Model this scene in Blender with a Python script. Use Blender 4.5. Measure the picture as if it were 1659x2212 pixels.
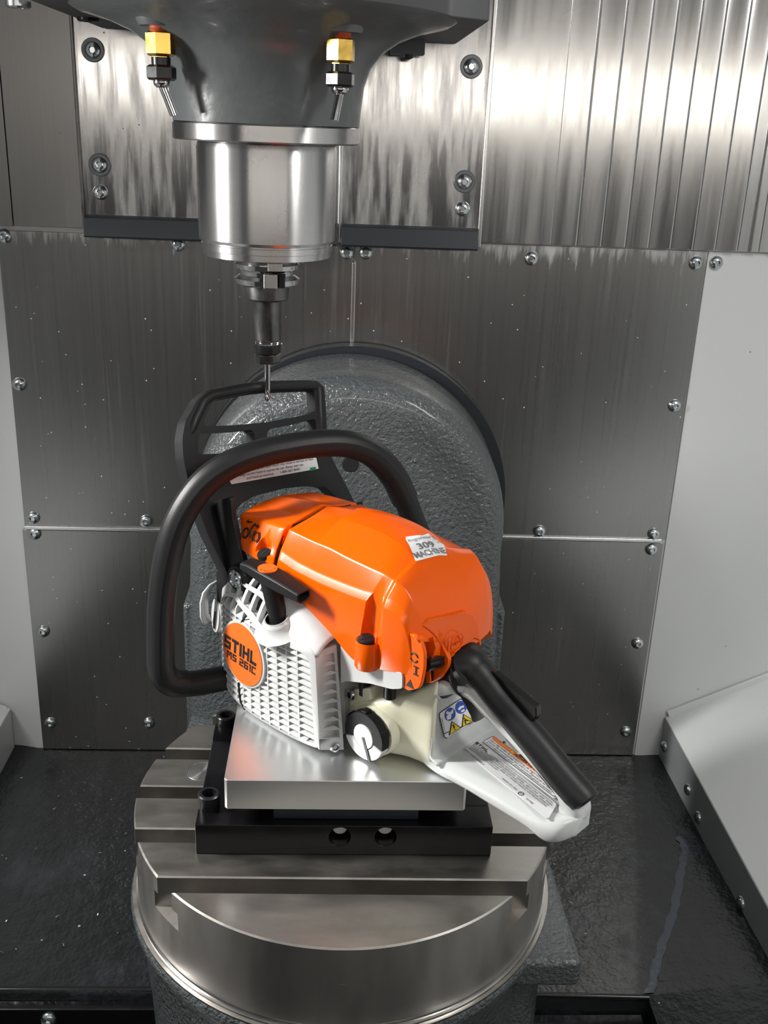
import bpy, bmesh, math, random
from math import sin, cos, pi, radians
from mathutils import Vector, Matrix
from mathutils.geometry import tessellate_polygon
from mathutils.bvhtree import BVHTree
for o in list(bpy.data.objects): bpy.data.objects.remove(o)
random.seed(7)
SC = bpy.context.scene
COL = SC.collection

# ------------------------------------------------------------------ camera, world, lights, exposure
cam_d = bpy.data.cameras.new('camera'); cam = bpy.data.objects.new('camera', cam_d); COL.objects.link(cam)
cam_d.sensor_fit = 'HORIZONTAL'; cam_d.sensor_width = 36.0; cam_d.lens = 47.8001
cam_d.clip_start = 0.02; cam_d.clip_end = 60
cam.matrix_world = Matrix([[0.998597, -0.022065, -0.048129, -0.015393], [-0.037072, 0.357605, -0.933137, -0.829716], [0.0378, 0.933612, 0.356285, 0.611528], [0, 0, 0, 1]])
SC.camera = cam
SC.view_settings.view_transform = 'Standard'; SC.view_settings.look = 'None'
SC.view_settings.gamma = 1.0; SC.view_settings.use_curve_mapping = False
SC.view_settings.exposure = 0.0
wd = bpy.data.worlds.new('shop'); SC.world = wd; wd.use_nodes = True
def setup_world():
    nt = wd.node_tree; bg = nt.nodes['Background']
    tc = nt.nodes.new('ShaderNodeTexCoord'); sep = nt.nodes.new('ShaderNodeSeparateXYZ')
    ramp = nt.nodes.new('ShaderNodeValToRGB'); mp = nt.nodes.new('ShaderNodeMapRange')
    mp.inputs[1].default_value = -1; mp.inputs[2].default_value = 1
    nt.links.new(tc.outputs['Generated'], sep.inputs[0]); nt.links.new(sep.outputs['Z'], mp.inputs[0])
    nt.links.new(mp.outputs[0], ramp.inputs[0]); nt.links.new(ramp.outputs[0], bg.inputs[0])
    e = ramp.color_ramp.elements
    e[0].position = 0.0; e[0].color = (0.05, 0.05, 0.052, 1)
    e[1].position = 1.0; e[1].color = (0.62, 0.64, 0.66, 1)
    a = e.new(0.46); a.color = (0.10, 0.10, 0.10, 1)
    a = e.new(0.56); a.color = (0.36, 0.36, 0.36, 1)
    bg.inputs[1].default_value = 0.36
setup_world()
def area_light(name, loc, target, sx, sy, power, color=(1, 1, 1), spread=180):
    d = bpy.data.lights.new(name, 'AREA'); d.shape = 'RECTANGLE'; d.size = sx; d.size_y = sy; d.energy = power; d.color = color; d.spread = radians(spread)
    o = bpy.data.objects.new(name, d); COL.objects.link(o); o.location = loc
    o.rotation_euler = (Vector(target) - Vector(loc)).to_track_quat('-Z', 'Y').to_euler()
    return o
area_light('lamp_left', (-0.72, -0.06, 0.62), (0.0, -0.10, 0.15), 0.07, 0.26, 5.2, (1.0, 0.98, 0.95), 110)
area_light('lamp_right', (0.68, -0.45, 0.98), (0.05, 0.1, 0.1), 0.12, 0.40, 4.5, (1.0, 0.98, 0.95))
area_light('lamp_front', (0.1, -1.25, 0.70), (0.1, 0.4, 0.60), 1.7, 0.06, 3.2, (1.0, 0.93, 0.84))
area_light('lamp_top', (0.0, -0.55, 1.35), (0.0, 0.1, 0.1), 0.9, 0.5, 0.6, (0.95, 0.98, 1.0))

# ------------------------------------------------------------------ helpers
MC = {}
def mat(name, col, rough=0.5, metal=0.0, bump=None, var=None, coat=0.0, spec=0.5, streak=None, sss=0.0, aniso=0.0, spots=None, grime=None, drips=None):
    """procedural Principled. bump=(scale xyz, strength, dist, detail), var=(scale xyz, amount), streak / spots / grime: coating marks"""
    if name in MC: return MC[name]
    m = bpy.data.materials.new(name); m.use_nodes = True; MC[name] = m
    nt = m.node_tree; N = nt.nodes; L = nt.links; b = N['Principled BSDF']
    b.inputs['Base Color'].default_value = (*col, 1); b.inputs['Roughness'].default_value = rough; b.inputs['Metallic'].default_value = metal
    b.inputs['Coat Weight'].default_value = coat; b.inputs['Coat Roughness'].default_value = 0.08
    b.inputs['Specular IOR Level'].default_value = spec
    if aniso: b.inputs['Anisotropic'].default_value = abs(aniso); b.inputs['Anisotropic Rotation'].default_value = 0.25 if aniso < 0 else 0.0; tg_ = nt.nodes.new('ShaderNodeTangent'); tg_.direction_type = 'RADIAL'; tg_.axis = 'Z'; L.new(tg_.outputs[0], b.inputs['Tangent'])
    if sss: b.inputs['Subsurface Weight'].default_value = sss; b.inputs['Subsurface Radius'].default_value = (0.01, 0.009, 0.006)
    tc = N.new('ShaderNodeTexCoord')
    def noise(scale, detail=3, rough_=0.55, sc=1.0):
        mp = N.new('ShaderNodeMapping'); mp.inputs['Scale'].default_value = scale if hasattr(scale, '__len__') else (scale,) * 3
        L.new(tc.outputs['Object'], mp.inputs[0]); n = N.new('ShaderNodeTexNoise'); n.inputs['Scale'].default_value = sc
        n.inputs['Detail'].default_value = detail; n.inputs['Roughness'].default_value = rough_; L.new(mp.outputs[0], n.inputs['Vector']); return n.outputs[0]
    def rng(sock, a, b_, c=0.0, d=1.0):
        r = N.new('ShaderNodeMapRange'); r.inputs[1].default_value = a; r.inputs[2].default_value = b_; r.inputs[3].default_value = c; r.inputs[4].default_value = d
        L.new(sock, r.inputs[0]); return r.outputs[0]
    def mixc(fac, A, B):
        x = N.new('ShaderNodeMix'); x.data_type = 'RGBA'; L.new(fac, x.inputs[0])
        for s, i in ((A, 6), (B, 7)):
            if isinstance(s, tuple): x.inputs[i].default_value = (*s, 1)
            else: L.new(s, x.inputs[i])
        return x.outputs[2]
    def mixf(fac, A, B):
        x = N.new('ShaderNodeMix'); L.new(fac, x.inputs[0])
        for s, i in ((A, 2), (B, 3)):
            if isinstance(s, float): x.inputs[i].default_value = s
            else: L.new(s, x.inputs[i])
        return x.outputs[0]
    csock = col; rsock = float(rough); msock = float(metal)
    if var:
        f = rng(noise(var[0], 4), 0.3, 0.7)
        csock = mixc(f, tuple(c * (1 - var[1]) for c in col), tuple(min(1, c * (1 + var[1])) for c in col))
        rsock = mixf(f, max(0.02, rough * (1 - 1.2 * min(var[1], 0.15))), min(1.0, rough * (1 + 1.2 * min(var[1], 0.15))))
    if grime:      # (scale, lo, hi, colour, roughness)
        f = rng(noise(grime[0], 5, 0.6), grime[1], grime[2]); csock = mixc(f, csock, grime[3]); rsock = mixf(f, rsock, float(grime[4]))
    if streak:     # (scale, lo, hi, colour, rough, metal)
        f = rng(noise(streak[0], 4, 0.6), streak[1], streak[2], 0, streak[6] if len(streak) > 6 else 1)
        csock = mixc(f, csock, streak[3]); rsock = mixf(f, rsock, float(streak[4])); msock = mixf(f, msock, float(streak[5]))
    if drips:      # coolant residue run down from the top edge of the sheet: (z where it fades out, z of the edge)
        sx_ = N.new('ShaderNodeSeparateXYZ'); L.new(tc.outputs['Object'], sx_.inputs[0])
        g = rng(sx_.outputs['Z'], drips[0], drips[1]); n2 = noise((150, 150, 14), 5, 0.65)
        ad = N.new('ShaderNodeMath'); ad.operation = 'ADD'; L.new(g, ad.inputs[0]); L.new(n2, ad.inputs[1])
        f = rng(ad.outputs[0], 1.20, 1.38, 0, 0.55); csock = mixc(f, csock, (0.60, 0.61, 0.62)); rsock = mixf(f, rsock, 0.5); msock = mixf(f, msock, 0.15)
    if spots:      # (scale, radius, colour)
        mp = N.new('ShaderNodeMapping'); mp.inputs['Scale'].default_value = (spots[0],) * 3; L.new(tc.outputs['Object'], mp.inputs[0])
        v = N.new('ShaderNodeTexVoronoi'); L.new(mp.outputs[0], v.inputs['Vector']); v.inputs['Scale'].default_value = 1
        wn = N.new('ShaderNodeTexWhiteNoise'); L.new(v.outputs['Color'], wn.inputs['Vector'])
        a = rng(v.outputs['Distance'], spots[1], spots[1] * 0.6); k = rng(wn.outputs['Value'], 0.62, 0.66)
        mu = N.new('ShaderNodeMath'); mu.operation = 'MULTIPLY'; L.new(a, mu.inputs[0]); L.new(k, mu.inputs[1])
        csock = mixc(mu.outputs[0], csock, spots[2]); msock = mixf(mu.outputs[0], msock, 0.0)
    if not isinstance(csock, tuple): L.new(csock, b.inputs['Base Color'])
    if not isinstance(rsock, float): L.new(rsock, b.inputs['Roughness'])
    if not isinstance(msock, float): L.new(msock, b.inputs['Metallic'])
    prev = None
    for bp in ([bump] if bump and not isinstance(bump, list) else bump or []):
        bn = N.new('ShaderNodeBump'); bn.inputs['Strength'].default_value = bp[1]; bn.inputs['Distance'].default_value = bp[2]
        L.new(noise(bp[0], bp[3] if len(bp) > 3 else 3), bn.inputs['Height'])
        if prev: L.new(prev, bn.inputs['Normal'])
        prev = bn.outputs[0]
    if prev: L.new(prev, b.inputs['Normal'])
    return m

def link(name, me, m=None, parent=None, **props):
    o = bpy.data.objects.new(name, me); COL.objects.link(o)
    if m is not None and me is not None: me.materials.clear(); me.materials.append(m)
    if parent is not None: o.parent = parent
    for k, v in props.items(): o[k] = v
    return o
def thing(name, label, category, loc=(0, 0, 0), rotz=0.0, group=None):
    o = bpy.data.objects.new(name, None); COL.objects.link(o); o.empty_display_size = 0.02
    o.location = loc; o.rotation_euler = (0, 0, rotz); o['label'] = label; o['category'] = category
    if group: o['group'] = group
    return o
def finish(bm, name, m, parent, bevel=0.0, seg=2, ang=35, smooth=True, **props):
    bmesh.ops.recalc_face_normals(bm, faces=bm.faces[:])
    me = bpy.data.meshes.new(name); bm.to_mesh(me); bm.free()
    o = link(name, me, m, parent, **props)
    if smooth:
        for p in me.polygons: p.use_smooth = True
        me.set_sharp_from_angle(angle=radians(ang))
    if bevel > 0:
        b = o.modifiers.new('bevel', 'BEVEL'); b.width = bevel; b.segments = seg; b.limit_method = 'ANGLE'; b.angle_limit = radians(30); b.harden_normals = True
    return o
def add_box(bm, lo, hi, mtx=None):
    vs = [bm.verts.new(Vector((x, y, z)) if mtx is None else mtx @ Vector((x, y, z))) for x in (lo[0], hi[0]) for y in (lo[1], hi[1]) for z in (lo[2], hi[2])]
    for f in ((0, 1, 3, 2), (4, 6, 7, 5), (0, 4, 5, 1), (2, 3, 7, 6), (0, 2, 6, 4), (1, 5, 7, 3)): bm.faces.new([vs[i] for i in f])
def box(name, lo, hi, m, parent=None, bevel=0.0, seg=2, mtx=None, **p):
    bm = bmesh.new(); add_box(bm, lo, hi, mtx); return finish(bm, name, m, parent, bevel, seg, **p)
def frame_of(axis):
    z = Vector(axis).normalized(); x = z.orthogonal().normalized(); y = z.cross(x); return Matrix((x, y, z)).transposed()
def add_lathe(bm, prof, origin=(0, 0, 0), axis=(0, 0, 1), seg=48, start=0.0, scale=(1, 1)):
    R = frame_of(axis) if tuple(axis) != (0, 0, 1) else Matrix.Identity(3); O = Vector(origin); rings = []
    for r, z in prof:
        if r < 1e-6: rings.append([bm.verts.new(O + R @ Vector((0, 0, z)))])
        else: rings.append([bm.verts.new(O + R @ Vector((r * cos(start + 2 * pi * i / seg) * scale[0], r * sin(start + 2 * pi * i / seg) * scale[1], z))) for i in range(seg)])
    for a, b in zip(rings, rings[1:]):
        for i in range(seg):
            j = (i + 1) % seg
            if len(a) == 1 and len(b) == 1: continue
            if len(a) == 1: bm.faces.new((a[0], b[i], b[j]))
            elif len(b) == 1: bm.faces.new((a[i], a[j], b[0]))
            else: bm.faces.new((a[i], a[j], b[j], b[i]))
    return rings
def lathe(name, prof, m, parent=None, origin=(0, 0, 0), axis=(0, 0, 1), seg=48, bevel=0.0, start=0.0, ang=35, scale=(1, 1), **p):
    bm = bmesh.new(); add_lathe(bm, prof, origin, axis, seg, start, scale); return finish(bm, name, m, parent, bevel, ang=ang, **p)
def rod(name, a, b, r, m, parent=None, r2=None, seg=24, bevel=0.0, **p):
    a = Vector(a); b = Vector(b); h = (b - a).length; r2 = r if r2 is None else r2
    return lathe(name, [(0, 0), (r, 0), (r2, h), (0, h)], m, parent, a, (b - a), seg, bevel, **p)
def add_prism(bm, outlines, ext):
    """outlines: list of 3-D loops (outer, holes); ext: extrusion vector"""
    ext = Vector(ext); loops = [[Vector(p) for p in l] for l in outlines]; A = []; B = []
    for l in loops:
        A.append([bm.verts.new(p) for p in l]); B.append([bm.verts.new(p + ext) for p in l])
    fa = [v for l in A for v in l]; fb = [v for l in B for v in l]
    if len(loops) == 1: bm.faces.new(fa); bm.faces.new(fb)
    else:
        for t in tessellate_polygon(loops):
            bm.faces.new([fa[i] for i in t]); bm.faces.new([fb[i] for i in t])
    for la, lb in zip(A, B):
        n = len(la)
        for i in range(n): bm.faces.new((la[i], la[(i + 1) % n], lb[(i + 1) % n], lb[i]))
def prism(name, outlines, ext, m, parent=None, bevel=0.0, seg=2, **p):
    bm = bmesh.new(); add_prism(bm, outlines, ext); return finish(bm, name, m, parent, bevel, seg, **p)
def spline(pts, n=8, closed=False):
    P = [Vector(p) for p in pts]; out = []; N = len(P); rngN = N if closed else N - 1
    for i in range(rngN):
        p1 = P[i]; p2 = P[(i + 1) % N]
        p0 = P[i - 1] if (i > 0 or closed) else p1 * 2 - p2
        p3 = P[(i + 2) % N] if (i + 2 < N or closed) else p2 * 2 - p1
        for k in range(n):
            t = k / n
            out.append(0.5 * ((2 * p1) + (p2 - p0) * t + (2 * p0 - 5 * p1 + 4 * p2 - p3) * t * t + (3 * p1 - p0 - 3 * p2 + p3) * t ** 3))
    if not closed: out.append(P[-1])
    return out
def add_tube(bm, path, rad, seg=20, cap=True, up=None, prof=None):
    P = [Vector(p) for p in path]; n = len(P); rings = []
    T = [((P[min(i + 1, n - 1)] - P[max(i - 1, 0)]).normalized()) for i in range(n)]
    u = Vector(up) if up is not None else T[0].orthogonal(); u = (u - T[0] * u.dot(T[0])).normalized()
    for i in range(n):
        u = (u - T[i] * u.dot(T[i])).normalized(); v = T[i].cross(u)
        r = rad(i / (n - 1)) if callable(rad) else rad
        a, b = r if isinstance(r, tuple) else (r, r)
        ring = []
        for k in range(seg):
            th = 2 * pi * k / seg; q = prof(th) if prof else 1.0
            ring.append(bm.verts.new(P[i] + u * (a * q * cos(th)) + v * (b * q * sin(th))))
        rings.append(ring)
    for a, b in zip(rings, rings[1:]):
        for k in range(seg): bm.faces.new((a[k], a[(k + 1) % seg], b[(k + 1) % seg], b[k]))
    if cap: bm.faces.new(rings[0][::-1]); bm.faces.new(rings[-1])
def tube(name, path, rad, m, parent=None, seg=20, up=None, prof=None, bevel=0.0, **p):
    bm = bmesh.new(); add_tube(bm, path, rad, seg, True, up, prof); return finish(bm, name, m, parent, bevel, ang=50, **p)
def add_grid(bm, rows, close_u=False):
    V = [[bm.verts.new(Vector(p)) for p in r] for r in rows]
    for a, b in zip(V, V[1:]):
        n = len(a)
        for i in range(n if close_u else n - 1): bm.faces.new((a[i], a[(i + 1) % n], b[(i + 1) % n], b[i]))
    return V
def text_mesh(body, size, bold=0.0, shear=0.0, align='LEFT', extrude=0.0, space=1.0):
    c = bpy.data.curves.new('txt', 'FONT'); c.body = body; c.size = size; c.offset = bold; c.shear = shear; c.align_x = align; c.align_y = 'CENTER'
    c.extrude = extrude; c.resolution_u = 3; c.space_character = space
    o = bpy.data.objects.new('txt', c); COL.objects.link(o)
    me = bpy.data.meshes.new_from_object(o.evaluated_get(bpy.context.evaluated_depsgraph_get())) if False else None
    bpy.context.view_layer.update(); dg = bpy.context.evaluated_depsgraph_get()
    me = bpy.data.meshes.new_from_object(o.evaluated_get(dg)); bpy.data.objects.remove(o); bpy.data.curves.remove(c); return me
def text(name, body, size, origin, xdir, ydir, m, parent=None, width=None, fn=None, **kw):
    """lettering lying in the plane spanned by xdir, ydir; width: fit the line to this length; fn: bend it onto a surface"""
    me = text_mesh(body, size, **kw); x = Vector(xdir).normalized(); y = Vector(ydir); y = (y - x * y.dot(x)).normalized(); z = x.cross(y)
    xs = [v.co.x for v in me.vertices]; k = (width / (max(xs) - min(xs))) if width else 1.0
    for v in me.vertices:
        p = Vector(origin) + x * (v.co.x * k) + y * v.co.y + z * v.co.z
        v.co = fn(p) if fn else p
    return link(name, me, m, parent)
def rounded(pts, r, n=4):
    """round the corners of a closed 3-D polygon"""
    P = [Vector(p) for p in pts]; out = []; N = len(P)
    rr = r if hasattr(r, '__len__') else [r] * N
    for i in range(N):
        a = P[i - 1] - P[i]; b = P[(i + 1) % N] - P[i]; q = min(rr[i], a.length * 0.45, b.length * 0.45)
        if q < 1e-6: out.append(P[i]); continue
        s = P[i] + a.normalized() * q; e = P[i] + b.normalized() * q
        for k in range(n + 1):
            t = k / n; out.append(s * (1 - t) ** 2 + P[i] * (2 * t * (1 - t)) + e * t * t)
    return out
def circ(c, r, u, v, n=32, a0=0.0, a1=2 * pi, ry=None):
    c = Vector(c); u = Vector(u); v = Vector(v); ry = r if ry is None else ry
    full = abs(a1 - a0 - 2 * pi) < 1e-6
    return [c + u * (r * cos(a0 + (a1 - a0) * i / (n if full else n - 1))) + v * (ry * sin(a0 + (a1 - a0) * i / (n if full else n - 1))) for i in range(n)]
def copy_tree(o, parent=None):
    c = o.copy(); COL.objects.link(c)
    if parent is not None: c.parent = parent
    for ch in [k for k in bpy.data.objects if k.parent == o]: copy_tree(ch, c)
    return c

# ------------------------------------------------------------------ materials
STEEL = mat('brushed stainless sheet', (0.36, 0.36, 0.355), 0.28, 1.0, bump=[((500, 500, 8), 0.008, 0.0005, 3)], var=((400, 400, 3), 0.03),
            streak=((150, 150, 4), 0.60, 0.82, (0.46, 0.47, 0.50), 0.40, 0.45, 0.22), spots=(85, 0.09, (0.7, 0.72, 0.75)), drips=(0.40, 0.50))
STEELD = mat('dull stainless sheet', (0.30, 0.295, 0.29), 0.34, 1.0, bump=[((500, 500, 8), 0.02, 0.0005, 3)], var=((400, 400, 4), 0.04), spots=(60, 0.05, (0.1, 0.1, 0.1)))
STEELU = mat('stained stainless sheet', (0.46, 0.46, 0.46), 0.16, 1.0, bump=[((500, 500, 8), 0.04, 0.0005, 3)], var=((500, 500, 4), 0.04),
             streak=((90, 90, 9), 0.42, 0.66, (0.58, 0.58, 0.59), 0.36, 0.65, 0.65), spots=(45, 0.05, (0.1, 0.1, 0.1)))
STEELC = mat('folded stainless cover', (0.62, 0.62, 0.615), 0.14, 1.0, bump=[((500, 500, 6), 0.015, 0.0005, 3)], var=((300, 300, 3), 0.03),
             streak=((60, 60, 2.5), 0.30, 0.62, (0.58, 0.58, 0.58), 0.27, 0.70, 0.55), spots=(30, 0.045, (0.12, 0.11, 0.1)))
EDGE = mat('bare sheet edge', (0.75, 0.75, 0.75), 0.25, 1.0)
WHITEP = mat('light grey enamel', (0.66, 0.68, 0.68), 0.38, 0.0, bump=((300, 300, 300), 0.05, 0.0004), var=((6, 6, 3), 0.03), spots=(28, 0.05, (0.25, 0.25, 0.25)))
GREYP = mat('grey enamel lip', (0.30, 0.31, 0.32), 0.4, 0.0, var=((8, 8, 8), 0.05))
CAST = mat('glossy grey painted casting', (0.088, 0.098, 0.102), 0.15, 0.0, bump=[((220, 220, 220), 1.0, 0.0036, 2), ((600, 600, 600), 0.3, 0.0006, 2)], coat=0.3, spec=0.6)
CASTS = mat('smooth grey painted casting', (0.095, 0.105, 0.108), 0.32, 0.0, bump=[((40, 40, 40), 0.25, 0.004, 2), ((300, 300, 300), 0.12, 0.0008, 2)], var=((12, 12, 12), 0.06), coat=0.2)
HEADP = mat('dark grey head paint', (0.075, 0.077, 0.085), 0.5, 0.0, bump=((300, 300, 300), 0.1, 0.0006), var=((20, 20, 20), 0.06))
FLOORM = mat('wet black cast bed', (0.010, 0.012, 0.013), 0.26, 0.0, bump=[((55, 55, 55), 0.5, 0.004, 3), ((220, 220, 220), 0.3, 0.001, 2)], coat=0.25, spots=(38, 0.06, (0.5, 0.52, 0.56)),
             streak=((16, 9, 16), 0.54, 0.74, (0.035, 0.040, 0.050), 0.35, 0.0, 0.7))
RUBBER = mat('black wiper rubber', (0.018, 0.022, 0.028), 0.42, 0.0)
TABLE = mat('ground table steel', (0.44, 0.42, 0.39), 0.36, 1.0, bump=[((1500, 60, 60), 0.12, 0.0003, 2), ((60, 1200, 60), 0.08, 0.0003, 2)], var=((20, 60, 20), 0.12), grime=((14, 14, 14), 0.55, 0.75, (0.36, 0.335, 0.31), 0.42))
RIM = mat('turned steel rim', (0.42, 0.40, 0.375), 0.36, 1.0, aniso=-0.7, bump=((20, 20, 900), 0.10, 0.0004, 2), var=((15, 15, 4), 0.14))
TURN = mat('turned spindle steel', (0.55, 0.545, 0.545), 0.28, 1.0, aniso=-0.8, bump=((15, 15, 1200), 0.10, 0.0003, 2), var=((25, 25, 8), 0.10))
TURNB = mat('polished chuck steel', (0.55, 0.55, 0.55), 0.14, 1.0, var=((60, 60, 60), 0.12))
DARKST = mat('oiled dark tool steel', (0.17, 0.168, 0.165), 0.32, 1.0, var=((90, 90, 40), 0.3))
BLACKOX = mat('black oxide steel', (0.022, 0.022, 0.024), 0.30, 0.55, var=((60, 60, 60), 0.3), bump=((400, 400, 400), 0.06, 0.0005))
ANOD = mat('black anodised aluminium', (0.004, 0.004, 0.005), 0.24, 0.0, spec=0.4, var=((50, 50, 50), 0.3))
ALU = mat('milled aluminium', (0.80, 0.81, 0.81), 0.36, 1.0, bump=((5, 900, 5), 0.04, 0.0002, 2), var=((8, 8, 30), 0.04))
BRASS = mat('brass', (0.72, 0.49, 0.12), 0.24, 1.0, var=((120, 120, 120), 0.15))
REDTAPE = mat('red thread sealant', (0.45, 0.08, 0.03), 0.55)
ZINC = mat('zinc plated screw', (0.62, 0.66, 0.68), 0.22, 1.0, var=((150, 150, 150), 0.1))
ZINCD = mat('socket shadow steel', (0.16, 0.17, 0.18), 0.4, 1.0)
ORANGE = mat('glossy orange plastic', (0.86, 0.110, 0.0005), 0.22, 0.0, spec=0.35, bump=((700, 700, 700), 0.03, 0.0003), var=((40, 40, 40), 0.015))
ORANGEM = mat('orange badge print', (0.84, 0.14, 0.012), 0.5)
WHITE = mat('white grey plastic', (0.52, 0.53, 0.53), 0.30, 0.0, bump=((600, 600, 600), 0.04, 0.0003), var=((30, 30, 30), 0.015))
WHITEH = mat('handle white plastic', (0.55, 0.57, 0.565), 0.30, 0.0, bump=((600, 600, 600), 0.05, 0.0003), var=((30, 30, 30), 0.015))
CREAM = mat('translucent cream tank plastic', (0.66, 0.65, 0.50), 0.30, 0.0, sss=0.3, var=((25, 25, 25), 0.04), bump=((120, 120, 120), 0.04, 0.001))
BLACKP = mat('black satin plastic', (0.011, 0.011, 0.012), 0.42, 0.0, spec=0.32, bump=((900, 900, 900), 0.12, 0.0004, 2))
BLACKG = mat('black grained grip', (0.009, 0.009, 0.010), 0.42, 0.0, spec=0.4, bump=((1400, 1400, 1400), 0.25, 0.0004, 2))
BLACKS = mat('black gloss plastic', (0.008, 0.008, 0.009), 0.18, 0.0)
INK = mat('black print', (0.012, 0.010, 0.010), 0.55)
INKG = mat('grey print', (0.16, 0.16, 0.17), 0.55)
LABEL = mat('white label', (0.80, 0.81, 0.82), 0.38)
LABELS = mat('silver label', (0.62, 0.63, 0.64), 0.34)
LORANGE = mat('label orange', (0.90, 0.20, 0.02), 0.42)
LYELLOW = mat('label yellow', (0.85, 0.62, 0.01), 0.42)
LBLUE = mat('label blue', (0.012, 0.06, 0.42), 0.42)
LGREEN = mat('label green', (0.01, 0.25, 0.10), 0.42)
CAPB = mat('matt black cap plastic', (0.008, 0.008, 0.009), 0.55, 0.0, spec=0.15)
VOID = mat('dark cavity', (0.006, 0.006, 0.006), 0.8)
CHIP = mat('bright aluminium chip', (0.8, 0.81, 0.82), 0.25, 1.0)

# ------------------------------------------------------------------ the setting: machine enclosure
YW = 0.42
wall = box('wall_back', (-0.80, YW, -0.45), (0.80, YW + 0.03, 1.6), WHITEP, kind='structure')
def bolt_mesh():
    bm = bmesh.new(); add_lathe(bm, [(0.0085, 0), (0.0085, 0.0012), (0.0078, 0.0030), (0.0060, 0.0048), (0.0036, 0.0056)], (0, 0, 0), (0, -1, 0), 20)
    add_lathe(bm, [(0.0036, 0.0056), (0.0034, 0.0030), (0, 0.0030)], (0, 0, 0), (0, -1, 0), 6)
    bmesh.ops.recalc_face_normals(bm, faces=bm.faces[:]); me = bpy.data.meshes.new('button_bolt'); bm.to_mesh(me); bm.free()
    for p in me.polygons: p.use_smooth = True
    me.set_sharp_from_angle(angle=radians(40)); return me
BOLT = bolt_mesh()
def washer_mesh():
    bm = bmesh.new(); add_lathe(bm, [(0.0125, 0), (0.0125, 0.0012), (0.0118, 0.0018), (0.0095, 0.0018), (0.0095, 0.001), (0, 0.001)], (0, 0, 0), (0, -1, 0), 24)
    bmesh.ops.recalc_face_normals(bm, faces=bm.faces[:]); me = bpy.data.meshes.new('washer'); bm.to_mesh(me); bm.free(); return me
WASH = washer_mesh()
def wall_bolt(x, z, y, parent):
    o = link('button_bolt', BOLT, None, parent); o.location = (x, y, z)
    if not BOLT.materials: BOLT.materials.append(ZINC)
def wall_washer(x, z, y, parent):
    o = link('washer', WASH, None, parent); o.location = (x, y, z)
    if not WASH.materials: WASH.materials.append(ZINCD)
def panel(lo, hi, m=STEEL, name='steel_panel', bevel=0.0008, parent=wall): return box(name, lo, hi, m, parent, bevel)
yp = YW - 0.004
pA = panel((-0.417, yp, 0.1055), (-0.0012, YW, 0.4775)); pB = panel((0.0012, yp, 0.1055), (0.4275, YW, 0.4815))
pC = panel((-0.4205, yp, -0.2345), (-0.0012, YW, 0.1005)); pD = panel((0.0012, yp, -0.2345), (0.4255, YW, 0.1005))
for q, (a, b) in ((pA, (-0.417, -0.004)), (pB, (0.004, 0.4225))):
    box('panel_flange', (a, yp - 0.0035, 0.1018), (b - 0.001, yp, 0.1065), EDGE, q, 0.001)
box('seam_rib', (-0.0015, yp - 0.004, 0.300), (0.0035, yp, 0.455), EDGE, pA, 0.0012)
B1 = [(-0.4085, 0.471), (-0.207, 0.4688), (-0.0081, 0.4659), (-0.4071, 0.2938), (-0.4049, 0.1175), (-0.2602, 0.1163)]
B2 = [(0.0145, 0.4667), (0.2138, 0.4663), (0.4143, 0.4675), (0.0153, 0.3329), (0.4132, 0.2896), (0.256, 0.1138), (0.41, 0.1133)]
B3 = [(-0.405, 0.0955), (-0.4051, -0.0471), (-0.407, -0.1912), (-0.27, -0.1892)]
B4 = [(0.4098, 0.0912), (0.4091, -0.0508), (0.4105, -0.1944)]
for q, L_ in ((pA, B1), (pB, B2), (pC, B3), (pD, B4)):
    for x, z in L_: wall_bolt(x, z, yp, q)
pW = panel((0.4285, yp + 0.0015, -0.2405), (0.79, YW, 0.4815), WHITEP, 'enamel_panel')
wall_bolt(*(0.4396, 0.4682), yp + 0.0015, pW)
# upper covers
yu = YW - 0.018
uL = panel((-0.3925, yu, 0.4845), (-0.3115, YW, 1.3), STEELD, 'steel_panel')
uLL = panel((-0.80, yu + 0.004, 0.4835), (-0.3945, YW, 1.3), STEELD, 'steel_panel')
uM = panel((-0.3090, yu - 0.006, 0.4995), (-0.0190, YW, 1.3), STEELU, 'way_cover'); uN = panel((-0.0165, yu - 0.006, 0.4995), (0.1455, YW, 1.3), STEELU, 'way_cover')
box('edge_strip', (-0.0192, yu - 0.010, 0.4790), (-0.0152, yu - 0.004, 1.3), EDGE, uM, 0.001)
box('edge_strip', (0.1440, yu - 0.010, 0.4790), (0.1485, yu - 0.004, 1.3), EDGE, uN, 0.001)
box('edge_strip', (-0.3120, yu - 0.009, 0.4850), (-0.3085, yu - 0.003, 1.3), DARKST, uM, 0.001)
for q, a, b in ((uM, -0.3080, -0.020), (uN, -0.0150, 0.1437)):
    bm = bmesh.new()
    yy = yu - 0.008
    prof = [(yu - 0.004, 0.5010), (yy - 0.003, 0.5005), (yy - 0.010, 0.4985), (yy - 0.016, 0.4785), (yy - 0.013, 0.4765), (yu - 0.002, 0.4900)]
    add_prism(bm, [[(a, y, z) for y, z in prof]], (b - a, 0, 0)); finish(bm, 'wiper_strip', RUBBER, q, 0.0008)
UB = [((-0.289, 0.6735), 1), ((-0.2887, 0.5552), 1), ((-0.29, 0.5252), 0)]
UC = [((0.1245, 0.6732), 1), ((0.1248, 0.5521), 1), ((0.1246, 0.5219), 0)]
for q, L_ in ((uM, UB), (uN, UC)):
    for (x, z), k in L_:
        if k: wall_washer(x, z, yu - 0.006, q)
        wall_bolt(x, z, yu - (0.0065 if k else 0.006), q)
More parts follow.
